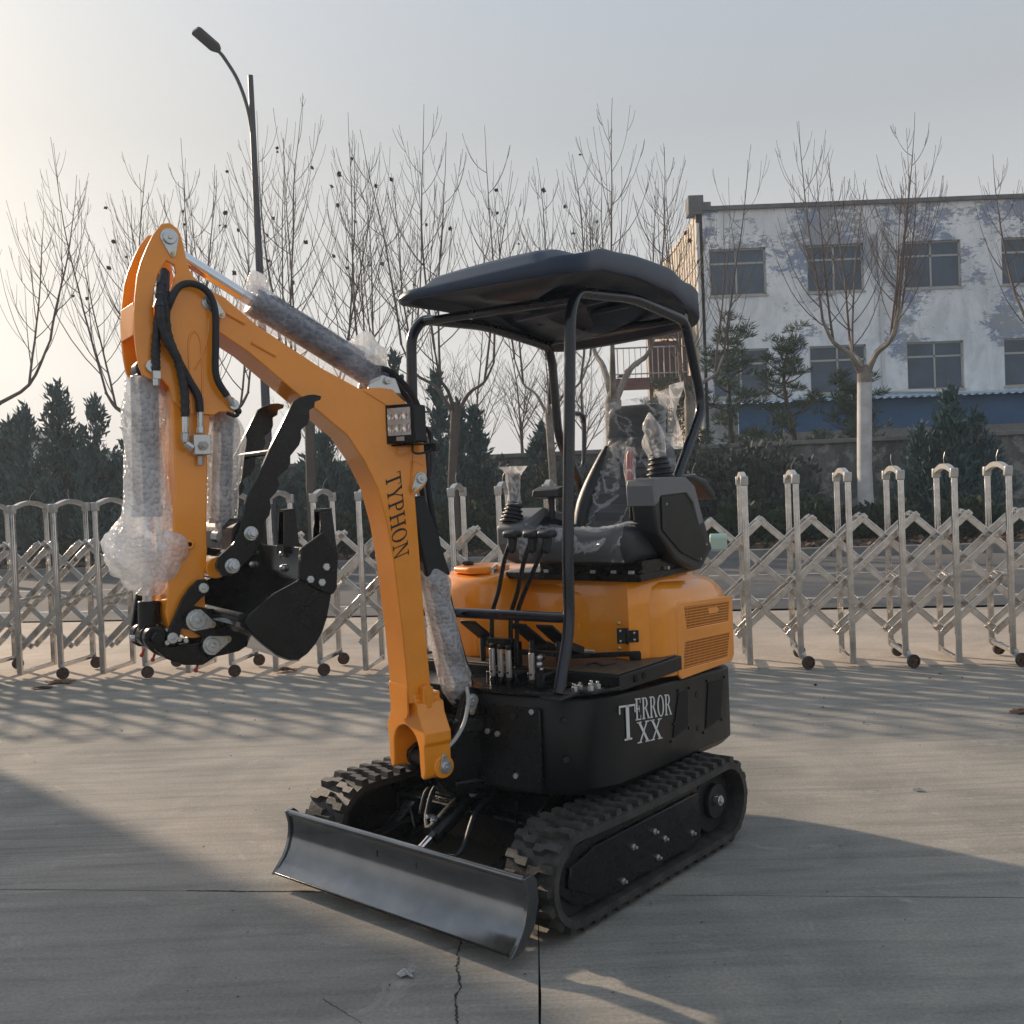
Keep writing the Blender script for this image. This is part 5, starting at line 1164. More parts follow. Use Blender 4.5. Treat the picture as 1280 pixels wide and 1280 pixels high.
# ---------------------------------------------------------------- retractable gate
GF = Fr((0, 0, 0), -8.3)
gate = thing('retractable_gate', 'stainless steel accordion gate of arched frames and crossed bars behind the excavator', 'gate', GF.p(-1.5, 8.3, 0))
GS, GU, GL0, GDP = .3846, -5.514, 8.08, .50
def inst(src, name, parent, off):
    o = bpy.data.objects.new(name, src.data); col.objects.link(o); o.parent = parent; o.location = off
    for md in src.modifiers:
        m2 = o.modifiers.new(md.name, md.type)
        for k in ('width', 'segments', 'limit_method', 'angle_limit'): setattr(m2, k, getattr(md, k))
    return o
def mk_frame(u, wheel):
    z0 = .03 if not wheel else .09
    mb = MB()
    for l in (0, GDP):
        zt_ = 1.44
        mb.box(GF, u-.022, u+.022, GL0+l-.017, GL0+l+.017, z0, zt_)
        mb.box(GF, u-.008, u+.008, GL0+l-.0195, GL0+l+.0195, z0, zt_)
    mb.box(GF, u-.014, u+.014, GL0+.01, GL0+GDP-.01, z0+.0, z0+.035)
    mb.box(GF, u-.020, u+.020, GL0+.02, GL0+GDP-.02, .66, .69)
    f = mb.build('gate_frame', M['steel'], gate, bevel=.005, seg=2)
    # arched cap
    mb = MB(); P = []
    o1, o2 = [], []
    for i in range(13):
        t = i/12; l = GDP*t; h = .055*sin(pi*t)**.8 if 0 < t < 1 else 0
        o1.append((l, 1.475+h)); o2.append((l, 1.445+h*.85))
    for i in range(12):
        a, b, c, d = o1[i], o1[i+1], o2[i+1], o2[i]
        mb.prism([GF.p(u-.020, GL0+x, z) for x, z in (a, b, c, d)], [GF.p(u+.020, GL0+x, z) for x, z in (a, b, c, d)])
    cp = mb.build('arch_cap', M['cast'], f)
    made = [f, cp]
    for l in (0, GDP): mb = MB(); mb.box(GF, u-.029, u+.029, GL0+l-.026, GL0+l+.026, 1.42, 1.495); made.append(mb.build('cap_socket', M['cast'], f, bevel=.008))
    if wheel:
        for l, s_ in ((-.055, -1), (GDP-.03, 1)):
            c = GF.p(u+.045, GL0+l, .052)
            mb = MB(); mb.tube([c-GF.f*.0, c+GF.f*.0+GF.l*.0], .01, 8) if 0 else None
            ax = GF.f*.98+GF.l*-.2; ax.normalize(); ax = (GF.f*.35+GF.l*-.94).normalized()
            mb = MB()
            Pn = []
            for rr, h in ((.050, -.012), (.052, -.006), (.052, .006), (.050, .012), (.040, .012), (.040, -.012)):
                Pn.append((rr, h))
            e1 = ax.orthogonal().normalized(); e2 = ax.cross(e1); b = len(mb.v); K_ = 24
            for k in range(K_):
                a = 2*pi*k/K_
                for rr, h in Pn: mb.v.append(c+e1*cos(a)*rr+e2*sin(a)*rr+ax*h)
            for k in range(K_):
                k2 = (k+1) % K_
                for q in range(6): q2 = (q+1) % 6; mb.f.append((b+k*6+q, b+k2*6+q, b+k2*6+q2, b+k*6+q2))
            w_ = mb.build('caster_wheel', M['rubber'], f)
            mb = MB(); mb.cyl(c-ax*.014, c+ax*.014, .014, 12)
            for k in range(5):
                a = 2*pi*k/5; d = e1*cos(a)+e2*sin(a); mb.tube([c+d*.01, c+d*.043], .0085, 5)
            mb.tube([c-e1*0+ax*.008, c+ax*.016], .009, 8)
            mb.cyl(c-ax*.003, c+ax*.003, .043, 20); h_ = mb.build('wheel_hub', M['wheel_brown'], f)
            mb = MB(); q = GF.p(u, GL0+(0 if l < 0 else GDP), .12); mb.prism([q+GF.f*.022+Vector((0,0,.03)), q-GF.f*.022+Vector((0,0,.03)), q-GF.f*.022-Vector((0,0,.03)), q+GF.f*.022-Vector((0,0,.03))], [c-ax*.014+Vector((0,0,.03))+GF.f*.006, c-ax*.014+Vector((0,0,.03))-GF.f*.006, c-ax*.014-Vector((0,0,.01))-GF.f*.006, c-ax*.014-Vector((0,0,.01))+GF.f*.006])
            br = mb.build('wheel_bracket', M['cast'], f, bevel=.003); made += [w_, h_, br]
    return made
proto = {}
gr = random.Random(5)
for k in range(-9, 32):
    wheel = (k % 2 == 1); u = GU+GS*k
    if wheel not in proto: proto[wheel] = (k, mk_frame(u, wheel))
    else:
        k0, parts = proto[wheel]; off = GF.f*(GS*(k-k0))
        f = inst(parts[0], 'gate_frame', gate, off)
        for p in parts[1:]: inst(p, p.name.split('.')[0], f, Vector((0, 0, 0)))
    if k % 4 in (1, 3) or k % 5 == 0:
        c = GF.p(u, GL0+GDP*.5, 1.52); mb = MB(); s_ = gr.uniform(-.03, .05); mb.tube(smooth_path([c, c+Vector((s_*.4, 0, .05)), c+Vector((s_+.02, 0, .10))]), .0022, 5); mb.build('gate_wire', M['cast'], gate)
# crossed bars
c0 = -.06
barmesh = {}
for k in range(-12, 32):
    u0b = GU+GS*k+c0
    for kind, (ua, za, ub, zb_, l) in {'rise_front': (0, .25, 2.5*GS, 1.14, .14), 'rise_back': (0, .25, 2.5*GS, 1.14, .36), 'fall': (.5*GS, 1.14, 3.0*GS, .25, .25)}.items():
        if kind not in barmesh:
            A = GF.p(u0b+ua, GL0+l, za); Bp = GF.p(u0b+ub, GL0+l, zb_); d = (Bp-A).normalized(); A = A-d*.03; Bp = Bp+d*.03
            n = d.cross(GF.l).normalized()*.0225; q = GF.l*.011
            mb = MB(); mb.prism([A+n+q, A-n+q, A-n-q, A+n-q], [Bp+n+q, Bp-n+q, Bp-n-q, Bp+n-q])
            mb.tube([A+d*.02+n*1.04-q, Bp-d*.02+n*1.04-q], .006, 6)
            o = mb.build('lattice_bar', M['steel'], gate, bevel=.004); barmesh[kind] = (k, o)
        else:
            k0, src = barmesh[kind]; inst(src, 'lattice_bar', gate, GF.f*(GS*(k-k0)))
    # pivot pins
mb = MB()
for k in range(-12, 32):
    for t, z in ((0, .25), (.5, .428), (0, .606), (.5, .784), (0, .962), (.5, 1.14)):
        q = GF.p(GU+GS*(k+t)+c0, GL0+.12, z); mb.cyl(q, q+GF.l*.26, .009, 8)
pv = mb.build('pivot_pin', M['cast'], gate, fix=False); pv['kind'] = 'stuff'
tb = MB(); tb.prof(Fr(GF.p(.44, GL0-.02, 0), 82), [(.0,.93),(.0,1.03),(.03,1.06),(.10,1.04),(.11,.93)], -.055, .075)
tb.build('sensor_box', M['pale_green'], gate, bevel=.01)

# ---------------------------------------------------------------- fallen things in the yard
def crumpled(name, pos, rx, ry, h, m, label, cat, seed):
    r = random.Random(seed); mb = MB(); G = []
    for i in range(11):
        row = []
        for j in range(13):
            u, v = i/10*2-1, j/12*2-1; q = sqrt(u*u+v*v); f = .75+.3*sin(5*u+seed)*cos(4*v+seed)
            row.append(Vector(pos)+Vector((u*rx*f, v*ry*f, .004+h*max(0, 1-q*.6)*r.uniform(.3, 1))))
        G.append(row)
    mb.grid(G); o = mb.build(name, m, smooth=False, fix=False); o2 = tag(o, label, cat); md = o.modifiers.new('thick', 'SOLIDIFY'); md.thickness = .003; return o
M['paper'] = mat('paper_scrap', (.5, .49, .47), .7, var=.4, vscale=60)
crumpled('dry_leaf', GF.p(-5.0, 7.86, 0), .13, .07, .035, M['leaf_dry'], 'curled brown dead leaf on the ground at the foot of the left gate frames', 'leaf', 1)
crumpled('dry_leaf', GF.p(-5.02, 7.62, 0), .10, .035, .02, M['leaf_hang'], 'flat dark brown dead leaf in front of the curled one by the left gate frames', 'leaf', 2)
crumpled('dry_leaf', GF.p(-3.2, 8.25, 0), .11, .05, .04, M['leaf_dry'], 'brown leaf between the gate wheels below the raised bucket', 'leaf', 3)
crumpled('dry_leaf', (3.05, 6.15, 0), .10, .05, .03, M['leaf_dry'], 'dry brown leaf on sunlit concrete at the right edge of the photo', 'leaf', 4)
crumpled('plastic_scrap', (1.835, 4.73, 0), .022, .012, .012, M['paper'], 'small pale plastic scrap on sunlit concrete to the right of the tracks', 'litter', 6)
crumpled('paper_scrap', (-.385, 3.12, 0), .026, .024, .02, M['paper'], 'crumpled grey scrap on the concrete in front of the dozer blade', 'litter', 7)
gq = random.Random(77)
scatter_quads([YF.p(gq.uniform(-5, 5)*1.2, gq.uniform(-1.2, 4.2), .006) for _ in range(520)], .0055, 'grit', M['crack'], 6, kind='stuff', label='dark grit and crumbs strewn over the concrete yard', cat='grit')
scatter_quads([YF.p(gq.uniform(-6, 6), gq.uniform(2.2, 4.4), .008) for _ in range(60)], .014, 'leaf_crumbs', M['leaf_hang'], 7, kind='stuff', label='small brown leaf crumbs on the concrete near the gate', cat='leaves')
crumpled('twig', (1.28, 7.55, 0), .05, .012, .01, M['leaf_hang'], 'small reddish twig on the concrete right of the engine cover', 'twig', 8)

# ---------------------------------------------------------------- perimeter wall
def dirty_wall(name, c1, c2, c3, sc=1.2, lo=.42, hi=.60):
    mt = bpy.data.materials.new(name); mt.use_nodes = True; t = mt.node_tree; b = t.nodes['Principled BSDF']; n_ = t.nodes.new; L = t.links.new
    g = n_('ShaderNodeNewGeometry'); mp = n_('ShaderNodeMapping'); mp.inputs['Scale'].default_value = (1.6, 1.6, .45); L(g.outputs['Position'], mp.inputs[0])
    a = n_('ShaderNodeTexNoise'); a.inputs['Scale'].default_value = sc; a.inputs['Detail'].default_value = 10; a.inputs['Roughness'].default_value = .7; L(mp.outputs[0], a.inputs[0])
    r = n_('ShaderNodeValToRGB'); r.color_ramp.elements[0].position = lo; r.color_ramp.elements[0].color = (*c2, 1); r.color_ramp.elements[1].position = hi; r.color_ramp.elements[1].color = (*c1, 1); L(a.outputs['Fac'], r.inputs[0])
    a2 = n_('ShaderNodeTexNoise'); a2.inputs['Scale'].default_value = 2.0; a2.inputs['Detail'].default_value = 8; a2.inputs['Roughness'].default_value = .75; L(g.outputs['Position'], a2.inputs[0])
    r2 = n_('ShaderNodeValToRGB'); r2.color_ramp.elements[0].position = .52; r2.color_ramp.elements[0].color = (0, 0, 0, 1); r2.color_ramp.elements[1].position = .60; r2.color_ramp.elements[1].color = (1, 1, 1, 1); L(a2.outputs['Fac'], r2.inputs[0])
    m_ = n_('ShaderNodeMixRGB'); m_.inputs['Color2'].default_value = (*c3, 1); L(r2.outputs[0], m_.inputs['Fac']); L(r.outputs[0], m_.inputs['Color1']); L(m_.outputs[0], b.inputs['Base Color'])
    b.inputs['Roughness'].default_value = .9; return mt
M['wall'] = dirty_wall('render_wall', (.19, .19, .185), (.085, .088, .088), (.28, .28, .27))
wl = thing('perimeter_wall', 'long dirty grey rendered wall behind the verge and below the blue shed', 'wall', RF.p(0, 24.2, 0))
mb = MB(); mb.box(RF, -40, 40, 24.2, 24.42, 0, 2.15); mb.build('wall_face', M['wall'], wl)
mb = MB(); mb.box(RF, -40, 40, 24.12, 24.5, 2.15, 2.25); mb.build('coping', M['kerb'], wl, bevel=.01)
mb = MB(); mb.box(RF, -40, 40, 24.15, 24.2, .0, .9); mb.build('plinth', M['wall'], wl)

# ---------------------------------------------------------------- building
def peeling():
    mt = bpy.data.materials.new('peeling_paint'); mt.use_nodes = True; t = mt.node_tree; b = t.nodes['Principled BSDF']; n_ = t.nodes.new; L = t.links.new
    g = n_('ShaderNodeNewGeometry')
    def noise(sc, det, ro, dist=0, scl=(1, 1, 1)):
        mp = n_('ShaderNodeMapping'); mp.inputs['Scale'].default_value = scl; L(g.outputs['Position'], mp.inputs[0]); a = n_('ShaderNodeTexNoise')
        a.inputs['Scale'].default_value = sc; a.inputs['Detail'].default_value = det; a.inputs['Roughness'].default_value = ro; a.inputs['Distortion'].default_value = dist; L(mp.outputs[0], a.inputs[0]); return a.outputs['Fac']
    def ramp_(v, p0, c0, p1, c1):
        r = n_('ShaderNodeValToRGB'); e = r.color_ramp.elements; e[0].position = p0; e[0].color = (*c0, 1); e[1].position = p1; e[1].color = (*c1, 1); L(v, r.inputs[0]); return r.outputs[0]
    def math_(op, a, b_, c=None):
        m = n_('ShaderNodeMath'); m.operation = op
        for k, q in enumerate((a, b_) if c is None else (a, b_, c)):
            if isinstance(q, (int, float)): m.inputs[k].default_value = q
            else: L(q, m.inputs[k])
        return m.outputs[0]
    s = n_('ShaderNodeSeparateXYZ'); L(g.outputs['Position'], s.inputs[0])
    mr = n_('ShaderNodeMapRange'); mr.inputs[1].default_value = 4; mr.inputs[2].default_value = 10.3; mr.inputs[3].default_value = -.11; mr.inputs[4].default_value = .115; L(s.outputs['Z'], mr.inputs[0])
    big = math_('MULTIPLY', math_('SUBTRACT', noise(.42, 3, .5), .5), 1.1)
    fine = noise(2.6, 13, .82, .5, (1, 1, 1.9))
    v = math_('ADD', math_('ADD', fine, big), mr.outputs[0])
    base = ramp_(noise(.3, 8, .65, .3), .35, (.72, .73, .74), .62, (.90, .90, .89))
    streak = ramp_(noise(1.0, 11, .75, .5, (1.4, 1, .6)), .40, (.70, .71, .72), .56, (1, 1, 1))
    m0 = n_('ShaderNodeMixRGB'); m0.blend_type = 'MULTIPLY'; m0.inputs['Fac'].default_value = .75; L(base, m0.inputs['Color1']); L(streak, m0.inputs['Color2'])
    under = ramp_(noise(.9, 5, .6), .44, (.30, .31, .33), .56, (.20, .25, .37))
    m_ = n_('ShaderNodeMixRGB'); L(ramp_(v, .575, (0, 0, 0), .60, (.9, .9, .9)), m_.inputs['Fac']); L(m0.outputs[0], m_.inputs['Color1']); L(under, m_.inputs['Color2'])
    L(m_.outputs[0], b.inputs['Base Color']); b.inputs['Roughness'].default_value = .85
    return mt
M['peel'] = peeling()
M['beige'] = mat('beige_cladding', (.55, .47, .38), .75, var=.15, vscale=1)
M['glass'] = mat('window_glass', (.045, .085, .14), .12, spec=.5, var=.5, vscale=.9)
M['frame_grey'] = mat('window_frame', (.42, .41, .38), .6)
M['blue'] = mat('blue_sheet', (.03, .12, .27), .55, var=.25, vscale=1.2)
M['eave'] = mat('eave_sheet', (.42, .55, .66), .5, var=.2, vscale=2)
M['rust'] = mat('red_iron', (.16, .06, .055), .7, var=.3, vscale=4)
M['pipe'] = mat('white_pipe', (.6, .6, .58), .5)
M['roofgrey'] = mat('parapet_grey', (.17, .17, .18), .85, var=.4, vscale=1.5)
M['curtain'] = mat('curtain', (.16, .20, .22), .9, var=.3, vscale=3)
bd = thing('factory_building', 'three storey white building with peeling blue paint and rows of windows', 'building', (14, 34, 0))
BX0, BX1, BY, BZ = 6.45, 31.0, 34.0, 10.25
cols_ = [6.83+3.22*i for i in range(8)]; WW = 1.88
holes = []
for i, x in enumerate(cols_):
    for (z0, z1) in ((7.45, 9.0), (4.10, 5.68), (.9, 2.4)): holes.append((x+.0, x+WW, z0, z1))
BF = Fr((0, BY, 0), 0)
mb = MB(); mb.holed(BF, [(BX0, 0), (BX1, 0), (BX1, BZ), (BX0, BZ)], [[(a, c), (b_, c), (b_, d_), (a, d_)] for a, b_, c, d_ in holes], 0, .24)
mb.build('front_wall', M['peel'], bd, smooth=False)
mb = MB(); mb.box(BF, BX0-.02, BX0+.2, .0, 13, 0, BZ-.1); mb.build('side_wall', M['beige'], bd, smooth=False)
mb = MB()
for i in range(26): mb.box(BF, BX0-.045, BX0-.02, .3+i*.5, .34+i*.5, 0, BZ-.2)
rb = mb.build('cladding_rib', M['beige'], bd, smooth=False); rb['kind'] = 'stuff'
mb = MB(); mb.box(BF, BX0+.2, BX1, 12.8, 13, 0, BZ); mb.box(BF, BX0+.2, BX1, .24, 12.8, BZ-.5, BZ-.3); mb.box(BF, BX1-.2, BX1, .24, 12.8, 0, BZ-.5); mb.build('roof_slab', M['roofgrey'], bd, smooth=False)
mb = MB(); mb.box(BF, BX0-.1, BX1, -.12, .3, BZ, BZ+.14); mb.build('parapet', M['roofgrey'], bd, bevel=.01)
mb = MB(); mb.box(BF, BX0-.25, BX0+.25, -.1, .5, BZ-.1, BZ+.52); mb.box(BF, BX0+.1, BX0+.5, -.05, .4, BZ+.1, BZ+.3); mb.build('parapet_block', M['roofgrey'], bd, bevel=.02)
wr = random.Random(3)
for i, (a, b_, c, d_) in enumerate(holes):
    fr_ = .055; mid = a+(b_-a)*(.5 if i % 3 else .48); zt2 = d_-.48
    mb = MB()
    for q in ((a, b_, c, c+fr_), (a, b_, d_-fr_, d_), (a, a+fr_, c, d_), (b_-fr_, b_, c, d_), (mid-.03, mid+.03, c, d_), (a, b_, zt2-.03, zt2+.03)):
        mb.box(BF, q[0], q[1], .10, .16, q[2], q[3])
    mb.box(BF, a-.04, b_+.04, -.05, .1, c-.06, c)
    wf_ = mb.build('window_frame', M['frame_grey'], bd, smooth=False)
    for (pa, pb, pc, pd) in ((a, mid, c, zt2), (mid, b_, c, zt2), (a, mid, zt2, d_), (mid, b_, zt2, d_)):
        mb = MB(); mb.box(BF, pa+.03, pb-.03, .125, .135, pc+.03, pd-.03); mb.build('pane', M['glass'], wf_, smooth=False)
    mb = MB(); mb.box(BF, a, b_, .6, .65, c-.2, d_+.2); mb.build('room_dark', M['curtain'], wf_, smooth=False)
for px in (6.85-.38, 12.45): 
    mb = MB(); mb.tube([(px, BY-.08, BZ-.7), (px, BY-.08, 4.15)] if px > 8 else [(px, BY-.08, BZ-.4), (px, BY-.08, .5)], .06, 10)
    if px > 8: mb.tube(bend_path([(px, BY-.08, 4.4), (px, BY-.1, 4.1), (px+2.2, BY-.5, 3.98)], .2), .06, 10)
    for z in (9.0, 7.5, 6.0): mb.cyl((px-.01, BY-.08, z), (px-.01, BY-.08, z+.06), .075, 10)
    mb.build('drain_pipe', M['pipe'], bd)
# fire escape on the side wall
fe = thing('fire_escape', 'dark red iron landing with railings on the side of the white building', 'fire escape', (4.9, 36, 0))
for z in (4.75, 6.55):
    mb = MB(); mb.box(Fr((0, 0, 0), 0), 3.6, 6.40, 35.4, 37.2, z, z+.26); ld = mb.build('landing', M['rust'], fe, smooth=False)
    mb = MB()
    for i in range(14): x = 3.65+i*.20; mb.tube([(x, 35.45, z+.26), (x, 35.45, z+1.3)], .02, 5)
    mb.tube([(3.6, 35.45, z+1.3), (6.3, 35.45, z+1.3)], .03, 6); mb.tube([(3.6, 35.45, z+.4), (6.3, 35.45, z+.4)], .025, 6)
    mb.build('railing', M['cast'], ld)
mb = MB(); mb.add([(5.0, 35.9, 5.0), (6.0, 35.9, 5.0), (6.0, 35.9, 6.3), (5.0, 35.9, 6.3)], [(0, 1, 2, 3)]); mb.box(WF, 5.0, 6.0, 35.9, 35.95, 5.0, 6.3); mb.build('red_panel', M['rust'], fe, smooth=False)
mb = MB()
for x in (3.7, 5.0, 6.2): mb.box(WF, x-.06, x+.06, 35.5, 35.62, 0, 8.0)
for i in range(9): mb.box(WF, 3.7+i*.26, 3.95+i*.26, 36.2, 37.0, 5.0+i*.19, 5.04+i*.19)
mb.build('stair_frame', M['rust'], fe, smooth=False)
# blue shed in front of the building
sh_ = thing('blue_shed', 'long low blue shed with a pale corrugated eave in front of the white building', 'shed', (16, 31.2, 0))
mb = MB(); mb.box(WF, 7.0, 33, 31.2, 31.3, 0, 3.72); mb.build('shed_wall', M['blue'], sh_, smooth=False)
mb = MB(); G = []
for i in range(2): G.append([Vector((6.6+j*.06, 30.85+i*3.1, 3.66+i*.30+.022*sin(j*pi/2))) for j in range(450)])
mb.grid(G); mb.build('corrugated_roof', M['eave'], sh_, ang=60, fix=False)
mb = MB(); mb.box(WF, 6.7, 33, 31.12, 31.2, 2.3, 2.75); mb.build('shed_sill', M['kerb'], sh_, smooth=False)
# pale far buildings at left
M['far'] = mat('far_building', (.45, .46, .46), .9)
for (x0, x1, y, z, lb) in ((-41, -31.3, 62, 6.3, 'pale grey flat roofed building far behind the conifers at the left edge'), (-29.2, -25.4, 70, 4.9, 'small pale building seen between the two pointed conifers at left')):
    mb = MB(); mb.box(WF, x0, x1, y, y+10, 0, z); w_ = tag(mb.build('far_building', M['far'], smooth=False), lb, 'building')
    mb = MB()
    for i in range(4): mb.box(WF, x0+.8+i*(x1-x0)/4.3, x0+1.7+i*(x1-x0)/4.3, y-.02, y+.05, z-2.2, z-1.0)
    c = mb.build('window', M['glass'], None, smooth=False); c.parent = w_

# guard house outside the frame on the left, whose shadow lies across the yard
gh = thing('guard_house', 'white guard house at the end of the gate', 'building', (-7.5, 7.2, 0))
mb = MB(); mb.box(WF, -9.2, -6.05, 5.4, 8.75, 0, 3.1); mb.build('house_wall', M['pipe'], gh)
mb = MB(); mb.box(WF, -9.3, -6.0, 5.3, 8.8, 3.1, 3.5); mb.build('house_roof', M['roofgrey'], gh, bevel=.02)
for (y0, y1, z0, z1) in ((6.0, 7.2, 1.1, 2.3),):
    mb = MB(); mb.box(WF, -6.06, -6.02, y0, y1, z0, z1); w_ = mb.build('window', M['frame_grey'], gh, smooth=False)
    mb = MB(); mb.box(WF, -6.03, -6.01, y0+.06, y1-.06, z0+.06, z1-.06); mb.build('pane', M['glass'], w_, smooth=False)

# ---------------------------------------------------------------- street lamp
M['lamp_paint'] = mat('lamp_paint', (.03, .03, .045), .45)
LX, LY = -4.78, 20.3
sl_ = thing('street_lamp', 'tall dark street lamp with one curved arm rising behind the raised boom', 'street lamp', (LX, LY, 0))
mb = MB(); mb.tube([(LX, LY, .1), (LX, LY, 4), (LX+.0, LY, 9.72)], [.105, .085, .052], 12); mb.tube([(LX, LY, .1), (LX, LY, .5)], .13, 12); mb.build('lamp_pole', M['lamp_paint'], sl_)
ap = smooth_path([(LX+.02, LY, 7.7), (LX-.02, LY, 8.5), (LX-.09, LY-.02, 9.1), (LX-.24, LY-.06, 9.62), (LX-.46, LY-.12, 10.02), (LX-.56, LY-.15, 10.15)])
mb = MB(); mb.tube(ap, .036, 10); mb.tube([(LX-.06, LY, 9.0), (LX-.13, LY-.03, 9.35), (LX-.24, LY-.06, 9.62)], .02, 6); mb.build('lamp_arm', M['lamp_paint'], sl_)
hc = Vector((LX-.55, LY-.15, 10.14)); hd_ = Vector((-.40, -.42, .30)).normalized(); hl = hd_.cross(Vector((0, 0, 1))).normalized(); hu = hl.cross(hd_)
def hp_(a, w, z): return hc+hd_*a+hl*w+hu*z
mb = MB(); o_ = [(0, -.05), (.08, -.13), (.12, -.15), (.54, -.15), (.58, -.11), (.58, .11), (.54, .15), (.12, .15), (.08, .13), (0, .05)]
mb.prism([hp_(a, w, -.02) for a, w in o_], [hp_(a, w, .05) for a, w in o_]); mb.build('lamp_head', M['lamp_paint'], sl_, bevel=.015)

# ---------------------------------------------------------------- trees
M['bark'] = mat('bark', (.10, .08, .07), .9, col2=(.08, .06, .05), vscale=6, bump=.5, bscale=12)
M['twig'] = mat('twig_bark', (.15, .115, .10), .9, col2=(.09, .065, .055), vscale=2)
M['plane_bark'] = mat('pale_bark', (.34, .30, .25), .85, col2=(.13, .11, .09), vscale=3.2, bump=.4, bscale=10)
M['white_wash'] = mat('white_wash', (.62, .62, .62), .85, col2=(.42, .41, .40), vscale=2.5, bump=.3, bscale=10)
def whip(mb, p, d, L, r0, rg, side=True, n=7, sub=0, curve=.25):
    P = [Vector(p)]; d = Vector(d).normalized(); step = L/n; rr = [r0]; wob = Vector((rg.uniform(-.05, .05), rg.uniform(-.05, .05), 0))
    for i in range(n):
        d = (d+Vector((0, 0, curve*(.5 if i else .2)))+wob*.6+Vector((rg.uniform(-.05, .05), rg.uniform(-.05, .05), 0))).normalized(); P.append(P[-1]+d*step); rr.append(max(r0*(1-.85*(i+1)/n), .0032))
    mb.tube(P, rr, 4, cap=False)
    tips = [P[-1]]
    if side:
        for i in range(1, n):
            for q in range(rg.randint(1, 2) if sub == 0 else rg.randint(0, 1)):
                a = rg.uniform(0, 2*pi); dd = (P[i+1 if i+1 <= n else n]-P[i]).normalized(); o = Vector((cos(a), sin(a), 0))
                t_ = whip(mb, P[i].lerp(P[min(i+1, n)], rg.random()), dd*.72+o*.62, L*rg.uniform(.22, .5)*(1-.45*i/n), rr[i]*.6, rg, sub < 1, 5, sub+1, .22)
                tips += t_
    return tips
def leader(mb, p, d, L, r0, rg, nlat, spread=1.0):
    n = 12; P = [Vector(p)]; d = Vector(d).normalized(); rr = [r0]; tips = []
    for i in range(n):
        d = (d+Vector((rg.uniform(-.05, .05), rg.uniform(-.05, .05), .06))).normalized(); P.append(P[-1]+d*L/n); rr.append(max(r0*(1-.88*(i+1)/n), .0045))
    mb.tube(P, rr, 5, cap=False); tips.append(P[-1]); a0 = rg.uniform(0, 6.28)
    for k in range(nlat):
        u = .04+.80*(k+rg.random()*.6)/nlat; i = min(int(u*n), n-1); q = P[i].lerp(P[i+1], u*n-i); a = a0+k*2.4+rg.uniform(-.4, .4)
        out = Vector((cos(a), sin(a), 0)); ll = ((1-u)*L*.62+.35)*rg.uniform(.7, 1.1); m_ = 8; dd = (out*rg.uniform(.75, 1.0)+Vector((0, 0, rg.uniform(.35, .7)))).normalized(); Q = [q]; r1 = max(rr[i]*.5, .007); r_ = [r1]
        for j in range(m_):
            dd = (dd+Vector((0, 0, .24))+Vector((rg.uniform(-.05, .05), rg.uniform(-.05, .05), 0))).normalized(); Q.append(Q[-1]+dd*ll/m_); r_.append(max(r1*(1-.8*(j+1)/m_), .0038))
        mb.tube(Q, r_, 4, cap=False); tips.append(Q[-1])
        for w_ in range(rg.randint(1, 3)):
            j = rg.randint(1, m_-2); b2 = a+rg.choice((-1, 1))*rg.uniform(.5, 1.2); d2 = (Vector((cos(b2), sin(b2), 0))*.7+Vector((0, 0, .6))).normalized(); q2 = Q[j]; W_ = [q2]; l2 = ll*(1-j/m_)*rg.uniform(.5, .95)
            for x_ in range(5): d2 = (d2+Vector((0, 0, .28))+Vector((rg.uniform(-.06, .06), rg.uniform(-.06, .06), 0))).normalized(); W_.append(W_[-1]+d2*l2/5)
            mb.tube(W_, [.0055, .005, .0045, .004, .0036, .0032], 3, cap=False); tips.append(W_[-1])
    return tips
